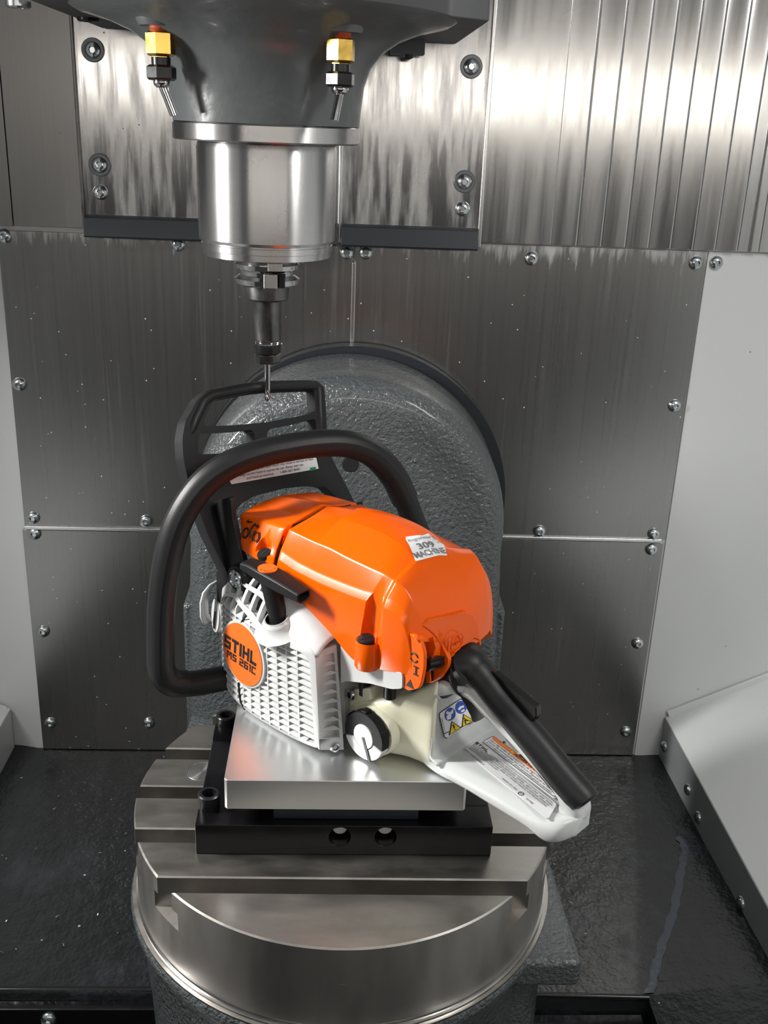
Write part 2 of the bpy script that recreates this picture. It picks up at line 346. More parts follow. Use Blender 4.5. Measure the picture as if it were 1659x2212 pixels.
# folded telescopic cover on the right: flat sheet, then plates each lapping over the next
xs = [0.1492, 0.2330, 0.2655, 0.2950, 0.3240, 0.3520, 0.3790, 0.4060, 0.4330, 0.4600, 0.4860, 0.5120, 0.5400, 0.5700]
cover = box('folded_cover', (0.1490, YW - 0.006, 0.4830), (0.80, YW, 1.3), STEELC, wall)
for i, (a, b) in enumerate(zip(xs, xs[1:])):
    y0 = YW - 0.006; d = 0.0
    bm = bmesh.new(); w = b - a
    if i == 0: pr = [(a, y0), (a, y0 - 0.006), (b - 0.010, y0 - 0.006), (b - 0.004, y0 - 0.0085), (b, y0 - 0.0085), (b + 0.001, y0)]
    else: pr = [(a + 0.0008, y0), (a + 0.0008, y0 - 0.0040), (a + w * 0.50, y0 - 0.0045), (a + w * 0.62, y0 - 0.0065), (a + w * 0.94, y0 - 0.0068), (b - 0.0002, y0 - 0.0055), (b - 0.0002, y0)]
    add_prism(bm, [[(x, y, 0.4835) for x, y in pr]], (0, 0, 0.82)); finish(bm, 'cover_plate', STEELC, cover, 0.0006)

# floor bed, step down and front recess
ZF = -0.2355
bm = bmesh.new()
add_grid(bm, [[(-0.80, YW + 0.01, ZF + 0.03), (-0.452, YW + 0.01, ZF + 0.004), (-0.43, YW + 0.01, ZF), (0.0, YW + 0.01, ZF), (0.442, YW + 0.01, ZF), (0.466, YW + 0.01, ZF + 0.001), (0.80, YW + 0.01, ZF + 0.012)],
              [(-0.80, 0.21, ZF + 0.03), (-0.452, 0.21, ZF + 0.004), (-0.42, 0.21, ZF), (0.0, 0.21, ZF), (0.4395, 0.2153, ZF), (0.466, 0.2153, ZF + 0.006), (0.80, 0.21, ZF + 0.05)],
              [(-0.80, -0.0075, ZF + 0.03), (-0.452, -0.0075, ZF + 0.004), (-0.41, -0.0075, ZF), (0.0, -0.0075, ZF), (0.325, -0.0205, ZF), (0.40, -0.0205, ZF + 0.012), (0.80, -0.0205, ZF + 0.06)]])
bm2 = bm
add_grid(bm, [[(0.325, -0.0205, ZF), (0.40, -0.0205, ZF + 0.012), (0.80, -0.0205, ZF + 0.06)], [(0.335, -0.60, ZF - 0.02), (0.42, -0.60, ZF), (0.80, -0.60, ZF + 0.05)]])
for x0, x1 in ((-0.80, 0.325),):
    add_grid(bm, [[(x0, -0.0075, ZF), (x1, -0.0205 if x1 > 0 else -0.0075, ZF)], [(x0, -0.0105, ZF - 0.004), (x1, -0.0225, ZF - 0.004)], [(x0, -0.0115, ZF - 0.05), (x1, -0.0235, ZF - 0.05)], [(x0, -0.70, ZF - 0.055), (x1, -0.70, ZF - 0.055)]])
add_grid(bm, [[(0.325, -0.0225, ZF - 0.002), (0.335, -0.60, ZF - 0.02)], [(0.322, -0.0235, ZF - 0.05), (0.332, -0.60, ZF - 0.05)]])
floor = finish(bm, 'floor', FLOORM, None, ang=40, kind='structure')
rail = box('cover_rail', (-0.75, -0.0285, ZF - 0.036), (-0.185, -0.0165, ZF - 0.010), ANOD, floor, 0.0015)
o = link('button_bolt', BOLT, None, rail); o.location = (-0.2962, -0.0285, ZF - 0.022)
box('sump_plate', (-0.75, -0.40, ZF - 0.044), (-0.15, -0.030, ZF - 0.038), ANOD, floor, 0.001)
plate_r = box('sump_plate', (0.19, -0.30, ZF - 0.046), (0.318, -0.052, ZF - 0.036), GREYP if False else ANOD, floor, 0.001)
box('cover_rail', (0.19, -0.046, ZF - 0.046), (0.319, -0.026, ZF - 0.020), ANOD, floor, 0.001)

tube('glint_lip', [(-0.75, -0.0105, ZF - 0.0022), (-0.19, -0.0105, ZF - 0.0022)], 0.0030, BLACKS, floor, 12)  # added gloss tubes along the floor edges, there to catch lamp glints
tube('glint_lip', [(0.19, -0.0170, ZF - 0.0018), (0.326, -0.0215, ZF - 0.0018)], 0.0030, BLACKS, floor, 12)
tube('glint_lip', [(-0.75, -0.0290, ZF - 0.0365), (-0.185, -0.0290, ZF - 0.0365)], 0.0022, BLACKS, floor, 12)
FILM = mat('pale coolant residue', (0.055, 0.064, 0.085), 0.22, 0.0, bump=[((90, 90, 90), 0.5, 0.002, 2)])
fl_ = spline([(0.437, 0.235, 0), (0.4385, 0.2120, 0), (0.418, 0.165, 0), (0.3890, 0.1000, 0), (0.3560, 0.040, 0), (0.3270, -0.0185, 0)], 6)
bm = bmesh.new(); add_grid(bm, [[(p.x - 0.004 - 0.003 * sin(k * 0.9) ** 2, p.y, ZF + 0.0009) for k, p in enumerate(fl_)], [(p.x, p.y, ZF + 0.0016) for p in fl_], [(p.x + 0.004 + 0.002 * cos(k * 1.3) ** 2, p.y, ZF + 0.0018) for k, p in enumerate(fl_)]])
finish(bm, 'coolant_film', FILM, floor, ang=80)
# sloping chip chutes either side, with a vertical lip
def chute(side, name, label):
    s = side; xl = 0.4648 if s > 0 else -0.4600; zt = -0.1692
    bm = bmesh.new(); x1 = 0.80 * s
    rise = 0.4765 * abs(x1 - xl)
    prof = [(xl, zt - 0.0665), (xl, zt), (x1, zt + rise), (x1, zt + rise - 0.004), (xl + 0.004 * s, zt - 0.004), (xl + 0.003 * s, zt - 0.0665)]
    add_prism(bm, [[(x, YW - 0.004, z) for x, z in prof]], (0, -1.05, 0))
    c = finish(bm, name, WHITEP, None, 0.0008, kind='structure')
    # weld strip where the chute meets the wall
    box('joint_strip', (0, -0.004, -0.001), (0.30, 0.0, 0.009), WHITEP, c, 0.001, mtx=Matrix.Translation((xl + 0.004 * s, YW - 0.004, zt + 0.002)) @ Matrix.Rotation(-0.4447 if s > 0 else pi + 0.4447, 4, 'Y'))
    return c
chR = chute(1, 'trim_1', ''); chL = chute(-1, 'trim_2', '')
def lip_bolt(y, z, x, s):
    bmx = BOLT
    o = link('button_bolt', BOLT, None, chR if s > 0 else chL); o.location = (x, y, z); o.rotation_euler = (0, 0, -pi / 2 if s > 0 else pi / 2)
for y, z in [(0.3989, -0.2073), (0.2934, -0.2039), (0.2473, -0.2133), (0.0937, -0.2147)]: lip_bolt(y, z, 0.4648, 1)
lipf = box('chute_lip', (0.4640, -0.63, -0.2355), (0.4647, YW - 0.004, -0.1700), GREYP, chR)
box('wall_left', (-0.83, -0.70, -0.45), (-0.80, YW, 1.6), WHITEP, kind='structure')
box('wall_right', (0.80, -0.70, -0.45), (0.83, YW, 1.6), WHITEP, kind='structure')

# ------------------------------------------------------------------ cradle (trunnion casting) and rotary table
cr = thing('trunnion_cradle', 'big round faced grey painted casting behind and under the rotary table', 'machine casting', (0, 0.30, -0.30))
cr_inv = Matrix.Translation((0, -0.30, 0.30))
def crm(o): o.matrix_parent_inverse = cr_inv; return o
# face: circle with a straight sided lower half, rounded rim
def face_loop(R, dy, zb, wd):
    pts = []
    for i in range(49):
        a = -0.12 + (pi + 0.24) * i / 48; pts.append((R * cos(a), dy, 0.160 + R * sin(a)))
    pts.append((-(R + wd), dy, zb)); pts.append((R + wd, dy, zb)); return pts
rows = [face_loop(0.1905, 0.385, -0.33, 0.022), face_loop(0.1885, 0.31, -0.33, 0.022), face_loop(0.186, 0.292, -0.33, 0.02), face_loop(0.179, 0.277, -0.33, 0.016), face_loop(0.168, 0.2705, -0.33, 0.010), face_loop(0.150, 0.270, -0.33, 0.004)]
bm = bmesh.new(); V = add_grid(bm, rows, True); bm.faces.new(V[-1]); bm.faces.new(V[0][::-1])
crm(finish(bm, 'trunnion_face', CAST, cr, ang=60))
crm(lathe('back_flange', [(0, 0), (0.196, 0), (0.196, 0.02), (0, 0.02)], RUBBER, cr, (0.006, 0.41, 0.163), (0, -1, 0), 72))
crm(lathe('hole_shade_disc', [(0, 0.0008), (0.0088, 0.0008), (0.0096, 0.0)], VOID, cr, (0.001, 0.2700, 0.2486), (0, -1, 0), 28))  # flat black disc on the face, painting the darkness of a hole
for s in (-1, 1): crm(box('side_lug', (0.185 * s - 0.0125, 0.292, -0.30), (0.185 * s + 0.0125, 0.36, 0.058), CAST, cr, 0.006, 3))
crm(lathe('table_housing', [(0.186, -0.36), (0.192, -0.20), (0.1975, -0.118), (0.2060, -0.100), (0.2066, -0.093), (0.2045, -0.0890), (0.150, -0.0888)], CAST, cr, (0, 0, 0), (0, 0, 1), 96))
crm(lathe('seal_ring', [(0.2048, -0.0895), (0.2048, -0.0875), (0.2005, -0.0872), (0.2005, -0.0895)], TABLE, cr, (0, 0, 0), (0, 0, 1), 96))
crm(prism('side_ledge', [rounded([(0.10, -0.1226, -0.0895), (0.2177, -0.1226, -0.0895), (0.2130, 0.04, -0.0895), (0.19, 0.285, -0.0895), (0.10, 0.285, -0.0895)], [0, .008, .04, 0, 0])], (0, 0, -0.030), CAST, cr, 0.006, 3))
crm(prism('ledge_neck', [rounded([(0.08, -0.1126, -0.115), (0.1880, -0.1126, -0.115), (0.192, 0.285, -0.115), (0.08, 0.285, -0.115)], [0, .03, 0, 0])], (0, 0, -0.20), CAST, cr, 0.006, 3))
crm(prism('side_ledge', [rounded([(-0.10, -0.02, -0.0895), (-0.10, 0.285, -0.0895), (-0.19, 0.285, -0.0895), (-0.2045, 0.04, -0.0895), (-0.2010, -0.02, -0.0895)], [0, 0, 0, .04, .01])], (0, 0, -0.030), CAST, cr, 0.006, 3))

rt = thing('rotary_table', 'round ground steel rotary table with five straight slots under the black fixture base', 'machine table', (0, 0, -0.0868), 0)
rt.rotation_euler = (0, 0, -0.0066)
rt_off = Vector((0, 0, 0.0868))
def rp(p): return Vector(p) + rt_off
R0 = 0.2; P_ = 0.0639; SW = 0.0184
edges = [-R0]
for k in range(-2, 3): edges += [k * P_ - SW / 2, k * P_ + SW / 2]
edges.append(R0)
def chord_poly(y0, y1, R, n=36, shrink0=0.0, shrink1=0.0):
    y0 = max(-R + 1e-4, y0 + shrink0); y1 = min(R - 1e-4, y1 - shrink1)
    a0 = math.asin(y0 / R); a1 = math.asin(y1 / R)
    n = max(6, int(n * (a1 - a0)))
    r = [(R * cos(a0 + (a1 - a0) * i / n), R * sin(a0 + (a1 - a0) * i / n)) for i in range(n + 1)]
    return r + [(-x, y) for x, y in reversed(r)]
lathe('table_body', [(0, -0.0860), (0.1985, -0.0860), (0.1985, -0.0822), (R0 - 0.0006, -0.0815), (R0 - 0.0006, -0.0365), (0, -0.0365)], RIM, rt, tuple(rt_off), (0, 0, 1), 128)
lathe('rim_groove', [(0.1985, -0.0868), (0.2012, -0.0862), (0.2012, -0.0832), (0.1985, -0.0828)], TURNB, rt, tuple(rt_off), (0, 0, 1), 128)
for i in range(0, len(edges), 2):
    y0, y1 = edges[i], edges[i + 1]; e0 = 0 if i == 0 else 1; e1 = 0 if i == len(edges) - 2 else 1
    bm = bmesh.new(); c = 0.0015
    rings = []
    for z, R, sh in ((-0.0365, R0 - 0.0006, 0.0055), (-0.0185, R0 - 0.0006, 0.0055), (-0.0185, R0 - 0.0006, 0.0), (-0.0013, R0 - 0.0006, 0.0), (0.0, R0 - 0.0020, 0.0012)):
        rings.append([rp((x, y, z)) for x, y in chord_poly(y0, y1, R, 44, sh * e0, sh * e1)])
    n = min(len(r) for r in rings)
    rings = []
    nn = 40
    for z, R, sh in ((-0.0365, R0 - 0.0006, 0.0055), (-0.0185, R0 - 0.0006, 0.0055), (-0.0185, R0 - 0.0006, 0.0), (-0.0013, R0 - 0.0006, 0.0), (0.0, R0 - 0.0020, 0.0012)):
        ya = max(-R + 1e-4, y0 + sh * e0); yb_ = min(R - 1e-4, y1 - sh * e1); a0 = math.asin(ya / R); a1 = math.asin(yb_ / R)
        r = [(R * cos(a0 + (a1 - a0) * k / nn), R * sin(a0 + (a1 - a0) * k / nn)) for k in range(nn + 1)]
        rings.append([rp((x, y, z)) for x, y in r + [(-x, y) for x, y in reversed(r)]])
    V = add_grid(bm, rings, True); bm.faces.new(V[-1]); bm.faces.new(V[0][::-1])
    seg_o = finish(bm, 'table_segment', TABLE, rt, ang=25)
    me = seg_o.data; me.materials.append(RIM)
    for p in me.polygons:
        if abs(p.normal.z) < 0.3 and p.center.z < rt_off.z - 0.0008 and (p.center.x ** 2 + p.center.y ** 2) > (R0 - 0.003) ** 2: p.material_index = 1
for x, y in ((-0.1423, 0.0341), ): lathe('plug_disc', [(0.0155, -0.001), (0.0155, 0.0004), (0.0146, 0.0004), (0.0142, 0.0001), (0, 0.0001)], TURN, rt, (x, y, rt_off.z), (0, 0, 1), 36)

# ------------------------------------------------------------------ fixture: black base, bright plate
fb = thing('riser_block', 'black anodised rectangular riser block with two cross holes bolted on the rotary table', 'fixture block', (0, 0, 0))
FY = -0.0882; FH = 0.0312
def hole_xz(cx, cz, r): return circ((cx, FY, cz), r, (1, 0, 0), (0, 0, 1), 28)
hx = [(-0.0047, 0.0194), (0.036, 0.0197)]
bm = bmesh.new()
add_prism(bm, [[(-0.1318, FY, 0.0003), (0.1312, FY, 0.0003), (0.1312, FY, FH), (-0.1318, FY, FH)]] + [hole_xz(x, z, 0.0099) for x, z in hx], (0, 0.030, 0))
finish(bm, 'front_rail', ANOD, fb, 0.0006)
box('base_body', (-0.1318, FY + 0.0301, 0.0003), (0.1312, 0.0882, FH), ANOD, fb, 0.0008)
box('boss', (-0.0640, -0.0790, FH), (0.0652, 0.0790, 0.0497), mat('blue black anodised boss', (0.03, 0.037, 0.05), 0.35, 0.3), fb, 0.001)
for x, z in hx:
    rod('cross_pin', (x, FY + 0.012, z), (x, FY + 0.029, z), 0.0066, WHITEP, fb, 0.0052, 28, 0.0008)
    lathe('hole_liner', [(0.0098, 0.0), (0.0098, 0.029), (0.0062, 0.029)], BLACKS, fb, (x, FY + 0.0006, z), (0, 1, 0), 28)
def cap_screw(x, y, z0, h):
    lathe('socket_screw', [(0.0098, 0), (0.0098, h - 0.001), (0.0088, h), (0.0062, h)], BLACKOX, fb, (x, y, z0), (0, 0, 1), 32)
    lathe('socket', [(0.0064, h), (0.0062, h - 0.0075), (0, h - 0.0075)], BLACKOX, fb, (x, y, z0), (0, 0, 1), 6, ang=20)
cap_screw(-0.1225, -0.062, FH - 0.004, 0.0185)
cap_screw(-0.1211, 0.067, FH - 0.004, 0.0185)
prism('screw_saddle', [[(-0.1318, 0.040, FH), (-0.1318, 0.085, FH), (-0.1318, 0.085, FH + 0.004), (-0.1318, 0.052, FH + 0.004)]], (0.027, 0, 0), ANOD, fb, 0.0005)
pl = prism('fixture_plate', [[(-0.1030, -0.0906, 0.0500), (0.1025, -0.0906, 0.0500), (0.1025, -0.0906, 0.0500), (0.1058, -0.0876, 0.0500), (0.1058, 0.0906, 0.0500), (-0.1055, 0.0906, 0.0500), (-0.1055, -0.0882, 0.0500)][0:2] + [(0.1048, -0.0886, 0.0500), (0.1048, 0.0906, 0.0500), (-0.1055, 0.0906, 0.0500), (-0.1055, -0.0882, 0.0500)]], (0, 0, 0.0300), ALU, None, 0.0008)
pl['label'] = 'bright milled aluminium plate on the black base, under the chainsaw'; pl['category'] = 'plate'

# ------------------------------------------------------------------ spindle head
hd = thing('spindle_head', 'dark grey spindle head with round steel nose and two brass coolant fittings', 'spindle head', (-0.084, 0.16, 0.62))
hd_inv = Matrix.Translation((0.084, -0.16, -0.62))
def hm(o): o.matrix_parent_inverse = hd_inv; return o
XS, YS = -0.0845, 0.16
hm(prism('head_box', [rounded([(-0.277, 0.098, 0.695), (0.070, 0.098, 0.695), (0.106, 0.120, 0.695), (0.106, 0.390, 0.695), (-0.277, 0.390, 0.695)], [.004, .003, .003, .004, .004])], (0, 0, 0.30), HEADP, hd, 0.0015))
hm(lathe('head_cone', [(0.0835, 0.6068), (0.0850, 0.622), (0.0870, 0.640), (0.0920, 0.655), (0.1020, 0.668), (0.1170, 0.678), (0.137, 0.686), (0.160, 0.6915), (0.168, 0.696)], CASTS, hd, (XS, YS, 0), (0, 0, 1), 96, ang=60))
hm(lathe('flange_ring', [(0.060, 0.5915), (0.0825, 0.5915), (0.0842, 0.5928), (0.0842, 0.6052), (0.0828, 0.6068), (0.060, 0.6068)], TURN, hd, (XS, YS, 0), (0, 0, 1), 96))
hm(lathe('spindle_nose', [(0, 0.4895), (0.030, 0.4890), (0.0565, 0.4905), (0.0600, 0.4915), (0.0600, 0.4968), (0.0612, 0.4972), (0.0612, 0.5022), (0.0606, 0.5026), (0.0606, 0.5040), (0.0622, 0.5046), (0.0634, 0.5070), (0.0638, 0.5855), (0.0628, 0.5895), (0.060, 0.5925)], TURN, hd, (XS, YS, 0), (0, 0, 1), 96, ang=25))
def nozzle(u_x, y, ztop, tilt_end):
    g = bpy.data.objects.new('coolant_nozzle', None); COL.objects.link(g); g.parent = hd; g.matrix_parent_inverse = hd_inv; g.location = (u_x, y, ztop); g.scale = (1, 1, 0.82); tilt_end = (tilt_end[0], tilt_end[1], tilt_end[2] / 0.82)
    L_ = []
    L_.append(lathe('boss', [(0.0215, 0.022), (0.0200, 0.008), (0.0165, 0.0), (0, 0.0)], CASTS, g, (0, 0, -0.002), (0, 0, 1), 32, ang=60))
    L_.append(lathe('thread', [(0.0082, 0.0), (0.0082, -0.002), (0.0076, -0.003), (0.0084, -0.004), (0.0076, -0.005), (0.0082, -0.006)], REDTAPE, g, (0, 0, -0.0015), (0, 0, 1), 24))
    L_.append(lathe('brass_fitting', [(0.0075, -0.0060), (0.0094, -0.0068), (0.0120, -0.0085), (0.0120, -0.0270), (0.0098, -0.0290), (0.0072, -0.0295), (0.0072, -0.031)], BRASS, g, (0, 0, 0), (0, 0, 1), 6, 0.0, 0.35, ang=20))
    L_.append(lathe('collar', [(0.0078, -0.0300), (0.0078, -0.0375)], BLACKOX, g, (0, 0, 0), (0, 0, 1), 24))
    L_.append(lathe('black_nut', [(0.0060, -0.0365), (0.0100, -0.0372), (0.0122, -0.0392), (0.0122, -0.0490), (0.0105, -0.0512), (0.0065, -0.0516)], BLACKOX, g, (0, 0, 0), (0, 0, 1), 6, 0.0, 0.35, ang=20))
    L_.append(lathe('ball', [(0.0062, -0.0500), (0.0070, -0.0525), (0.0066, -0.0555), (0.0045, -0.0578), (0, -0.0585)], TURNB, g, (0, 0, 0), (0, 0, 1), 24, ang=60))
    a = Vector((0, 0, -0.055)); b = Vector(tilt_end)
    L_.append(tube('jet_tube', [a, a.lerp(b, 0.5), b], 0.0034, TURNB, g, 16))
    return g
n1 = (-0.1651, 0.085, 0.6791); n2 = (-0.0188, 0.072, 0.6793)
e1 = (-0.1561, 0.085, 0.6105); e2 = (-0.0229, 0.06, 0.6112)
nozzle(n1[0], n1[1], n1[2], Vector(e1) - Vector(n1)); nozzle(n2[0], n2[1], n2[2], Vector(e2) - Vector(n2))
hm(lathe('plug_boss', [(0.019, 0.02), (0.0175, 0.004), (0.015, 0.0), (0, 0.0)], CASTS, hd, (n1[0] + 0.030, n1[1] + 0.012, n1[2] - 0.001), (0, 0, 1), 32, ang=60))
hm(lathe('plug_screw', [(0.0085, 0.0), (0.0085, -0.0022), (0.0070, -0.003), (0, -0.003)], BRASS, hd, (n1[0] + 0.031, n1[1] + 0.010, n1[2] - 0.001), (0, 0, 1), 24))
# underside screws and a small bracket on the far corner
for u, v in [(-0.2965, 0.1555), (-0.2631, 0.2664), (0.0551, 0.1339)]:
    hm(lathe('plug_screw', [(0.0105, 0.002), (0.0105, -0.002), (0.009, -0.0032), (0.005, -0.0032), (0.005, -0.001), (0, -0.001)], ZINC if v < 0.2 else BLACKOX, hd, (u, v, 0.695), (0, 0, 1), 28))
bk = (0.051, 0.36, 0.6832)
hm(box('bracket', (bk[0] - 0.018, 0.35, bk[2] - 0.003), (bk[0] + 0.018, 0.37, 0.70), HEADP, hd, 0.001))
hm(lathe('bracket_screw', [(0.007, 0), (0.0065, -0.003), (0.003, -0.0045), (0, -0.0045)], BLACKOX, hd, (bk[0], 0.36, bk[2] - 0.003), (0, 0, 1), 20))

th = thing('tool_holder', 'dark collet tool holder with grooved flange hanging from the spindle nose', 'tool holder', (XS, YS, 0.4895))
th_inv = Matrix.Translation((-XS, -YS, -0.4895))
def tm(o): o.matrix_parent_inverse = th_inv; return o
X0 = -0.0848
tm(lathe('grooved_flange', [(0.026, 0.4895), (0.0285, 0.4850), (0.0305, 0.4835), (0.0305, 0.4795), (0.0255, 0.4770), (0.0255, 0.4735), (0.0310, 0.4700), (0.0310, 0.4655), (0.0290, 0.4640), (0.0200, 0.4640)], TURNB, th, (X0, YS, 0), (0, 0, 1), 64, ang=25))
tm(box('drive_key', (X0 - 0.001, YS - 0.0335, 0.4640), (X0 + 0.012, YS - 0.016, 0.4775), TURN, th, 0.001))
tm(box('drive_slot', (X0 + 0.013, YS - 0.0312, 0.4648), (X0 + 0.0185, YS - 0.016, 0.4765), VOID, th, 0.0006))
tm(box('drive_dog', (X0 + 0.003, YS - 0.0345, 0.4800), (X0 + 0.0165, YS - 0.020, 0.4900), TURN, th, 0.0008))
tm(lathe('data_chip', [(0.0016, 0), (0.0016, 0.0006), (0, 0.0006)], VOID, th, (X0 - 0.0035, YS - 0.0258, 0.4745), (0, -1, 0), 16))
tm(lathe('holder_body', [(0.0210, 0.4645), (0.0212, 0.4630), (0.0205, 0.4510), (0.0185, 0.4492), (0.0135, 0.4490), (0.0133, 0.4480), (0.0133, 0.4110), (0.0120, 0.4098)], DARKST, th, (X0, YS, 0), (0, 0, 1), 48, ang=25))
tm(lathe('thread', [(0.0112, 0.4105), (0.0118, 0.4098), (0.0112, 0.4090), (0.0118, 0.4082), (0.0112, 0.4074), (0.0118, 0.4066), (0.0112, 0.4058)], TURNB, th, (X0, YS, 0), (0, 0, 1), 40))
nut = tm(lathe('collet_nut', [(0.0112, 0.4062), (0.0128, 0.4068), (0.0130, 0.4052), (0.0130, 0.3985), (0.0118, 0.3970)], BLACKOX, th, (X0, YS, 0), (0, 0, 1), 40))
lathe('nut_hexagon', [(0.0114, 0.3985), (0.0128, 0.3962), (0.0128, 0.3895), (0.0118, 0.3880), (0.0042, 0.3880)], DARKST, nut, (X0, YS, 0), (0, 0, 1), 6, 0.0, 0.0, ang=20)
em = thing('end_mill', 'slim bright cutter with pointed fluted tip clamped in the tool holder', 'cutter', (X0, YS, 0.348))
def flute(th_): return 1.0
bm = bmesh.new(); add_lathe(bm, [(0, 0.0425), (0.0030, 0.0425), (0.0030, 0.0150), (0.0030, 0.0125)], seg=24)
finish(bm, 'shank', TURNB, em)
bm = bmesh.new(); rows = []
for k in range(13):
    z = 0.0125 - 0.0125 * k / 12; r0 = 0.0031 if z > 0.0032 else 0.0031 * max(0.03, z / 0.0032)
    tw = k * 0.35; rows.append([(r0 * (0.72 + 0.28 * abs(cos(1.5 * (2 * pi * i / 24)))) * cos(2 * pi * i / 24 + tw), r0 * (0.72 + 0.28 * abs(cos(1.5 * (2 * pi * i / 24)))) * sin(2 * pi * i / 24 + tw), z) for i in range(24)])
V = add_grid(bm, rows, True); bm.faces.new(V[-1]); finish(bm, 'cutting_tip', TURNB, em, ang=30)

# ------------------------------------------------------------------ the chainsaw (saw frame: x to the rear, y to its right, z up)
saw = thing('chainsaw', 'orange and white chainsaw without bar, standing on the bright aluminium plate', 'chainsaw', (-0.0396, 0.0799, 0.0804), radians(-44))
def interp(x, xs_, ys_):
    if x <= xs_[0]: return ys_[0]
    for a, b, c, d in zip(xs_, xs_[1:], ys_, ys_[1:]):
        if x <= b: return c + (d - c) * (x - a) / (b - a)
    return ys_[-1]
# crankcase, engine core and far side cover
box('crankcase', (-0.050, -0.0565, 0.0012), (0.1000, 0.050, 0.118), WHITE, saw, 0.004)
box('engine_core', (0.0995, -0.030, 0.080), (0.170, 0.050, 0.108), BLACKP, saw, 0.004)
prism('clutch_cover', [rounded([(-0.04, 0.045, 0.003), (0.13, 0.045, 0.003), (0.160, 0.045, 0.05), (0.178, 0.045, 0.116), (0.12, 0.045, 0.14), (-0.04, 0.045, 0.13)], 0.012)], (0, 0.009, 0), WHITE, saw, 0.004)

# --- orange top cover: lofted from its crease lines
def shroud(name, st, hard_rows=()):
    """st rows: (A, B2, B, C, D, T) points on the left, mirrored to the right; creases run along B2, B, C and D and at hard_rows"""
    bm = bmesh.new(); rows = []
    for r in st:
        L_ = [Vector(p) for p in r]; m_ = [Vector((p.x, -p.y * 0.83, p.z)) for p in L_[:-1]][::-1]
        rows.append(L_ + m_)
    lay = bm.edges.layers.float.new('bevel_weight_edge')
    V = add_grid(bm, rows)
    bm.faces.new(V[0]); bm.faces.new(V[-1][::-1])
    for a, b in zip(V, V[1:]): bm.faces.new((a[0], b[0], b[-1], a[-1]))
    bm.edges.ensure_lookup_table(); N = len(rows[0])
    for a, b in zip(V, V[1:]):
        for k, w in ((0, .5), (1, .6), (2, .8), (3, 1), (4, .6), (N - 5, .6), (N - 4, 1), (N - 3, .8), (N - 2, .6), (N - 1, .5)):
            bm.edges.get((a[k], b[k]))[lay] = w
    for h in hard_rows:
        for k in range(N - 1): bm.edges.get((V[h][k], V[h][k + 1]))[lay] = 0.8
    o = finish(bm, name, ORANGE, saw, smooth=False)
    b = o.modifiers.new('bevel', 'BEVEL'); b.width = 0.0030; b.segments = 3; b.limit_method = 'WEIGHT'
    bpy.context.view_layer.update(); me = bpy.data.meshes.new_from_object(o.evaluated_get(bpy.context.evaluated_depsgraph_get())); o.modifiers.clear(); o.data = me
    for p in me.polygons: p.use_smooth = True
    me.set_sharp_from_angle(angle=radians(40)); return o
def R6(A, B, C, D, T):
    """insert the narrow chamfer band under the shoulder crease B"""
    return [A, (B[0] + 0.0006, B[1] - 0.0042, B[2] - 0.0075), B, C, D, T]
def rowat(x, za, zb, zc, zd, zt, ya=-0.0645, yb=-0.0590, yc=-0.052, yd=-0.022, dx=(0, 0, 0, 0, 0)):
    return R6((x + dx[0], ya, za), (x + dx[1] + 0.0010, yb, zb + 0.0010), (x + dx[2] + 0.0040, yc, zc + 0.0045), (x + dx[3], yd, zd), (x + dx[4], 0.0, zt))
def sub(rows, n):
    """Catmull-Rom refinement between stations"""
    cols = [spline([r[i] for r in rows], n) for i in range(len(rows[0]))]
    return [[c[k] for c in cols] for k in range(len(cols[0]))]
hood = shroud('front_hood', sub([R6((-0.027, -0.0630, 0.1530), (-0.0335, -0.0575, 0.1690), (-0.041, -0.0525, 0.1815), (-0.050, -0.024, 0.1820), (-0.046, 0.0, 0.1855)),
        rowat(-0.012, 0.1515, 0.1675, 0.1805, 0.1850, 0.1905, dx=(0, 0, -.004, -.004, -.004)), rowat(0.0188, 0.1490, 0.1660, 0.1825, 0.1895, 0.1950)], 4), (0, 8))
main_a = [rowat(0.0228, 0.1480, 0.1660, 0.1825, 0.1890, 0.1945), rowat(0.045, 0.1345, 0.1620, 0.1808, 0.1925, 0.1980), rowat(0.058, 0.1280, 0.1611, 0.1802, 0.1938, 0.1990)]
main_rows = [rowat(0.0620, 0.1260, 0.1608, 0.1800, 0.1985, 0.2040), rowat(0.075, 0.1203, 0.1603, 0.1797, 0.2000, 0.2045),
             rowat(0.095, 0.1105, 0.1604, 0.1777, 0.2008, 0.2044), rowat(0.120, 0.0965, 0.1612, 0.1765, 0.1994, 0.2020), rowat(0.138, 0.0965, 0.1628, 0.1762, 0.1950, 0.1975), rowat(0.1500, 0.0985, 0.1632, 0.1745, 0.1880, 0.1905)]
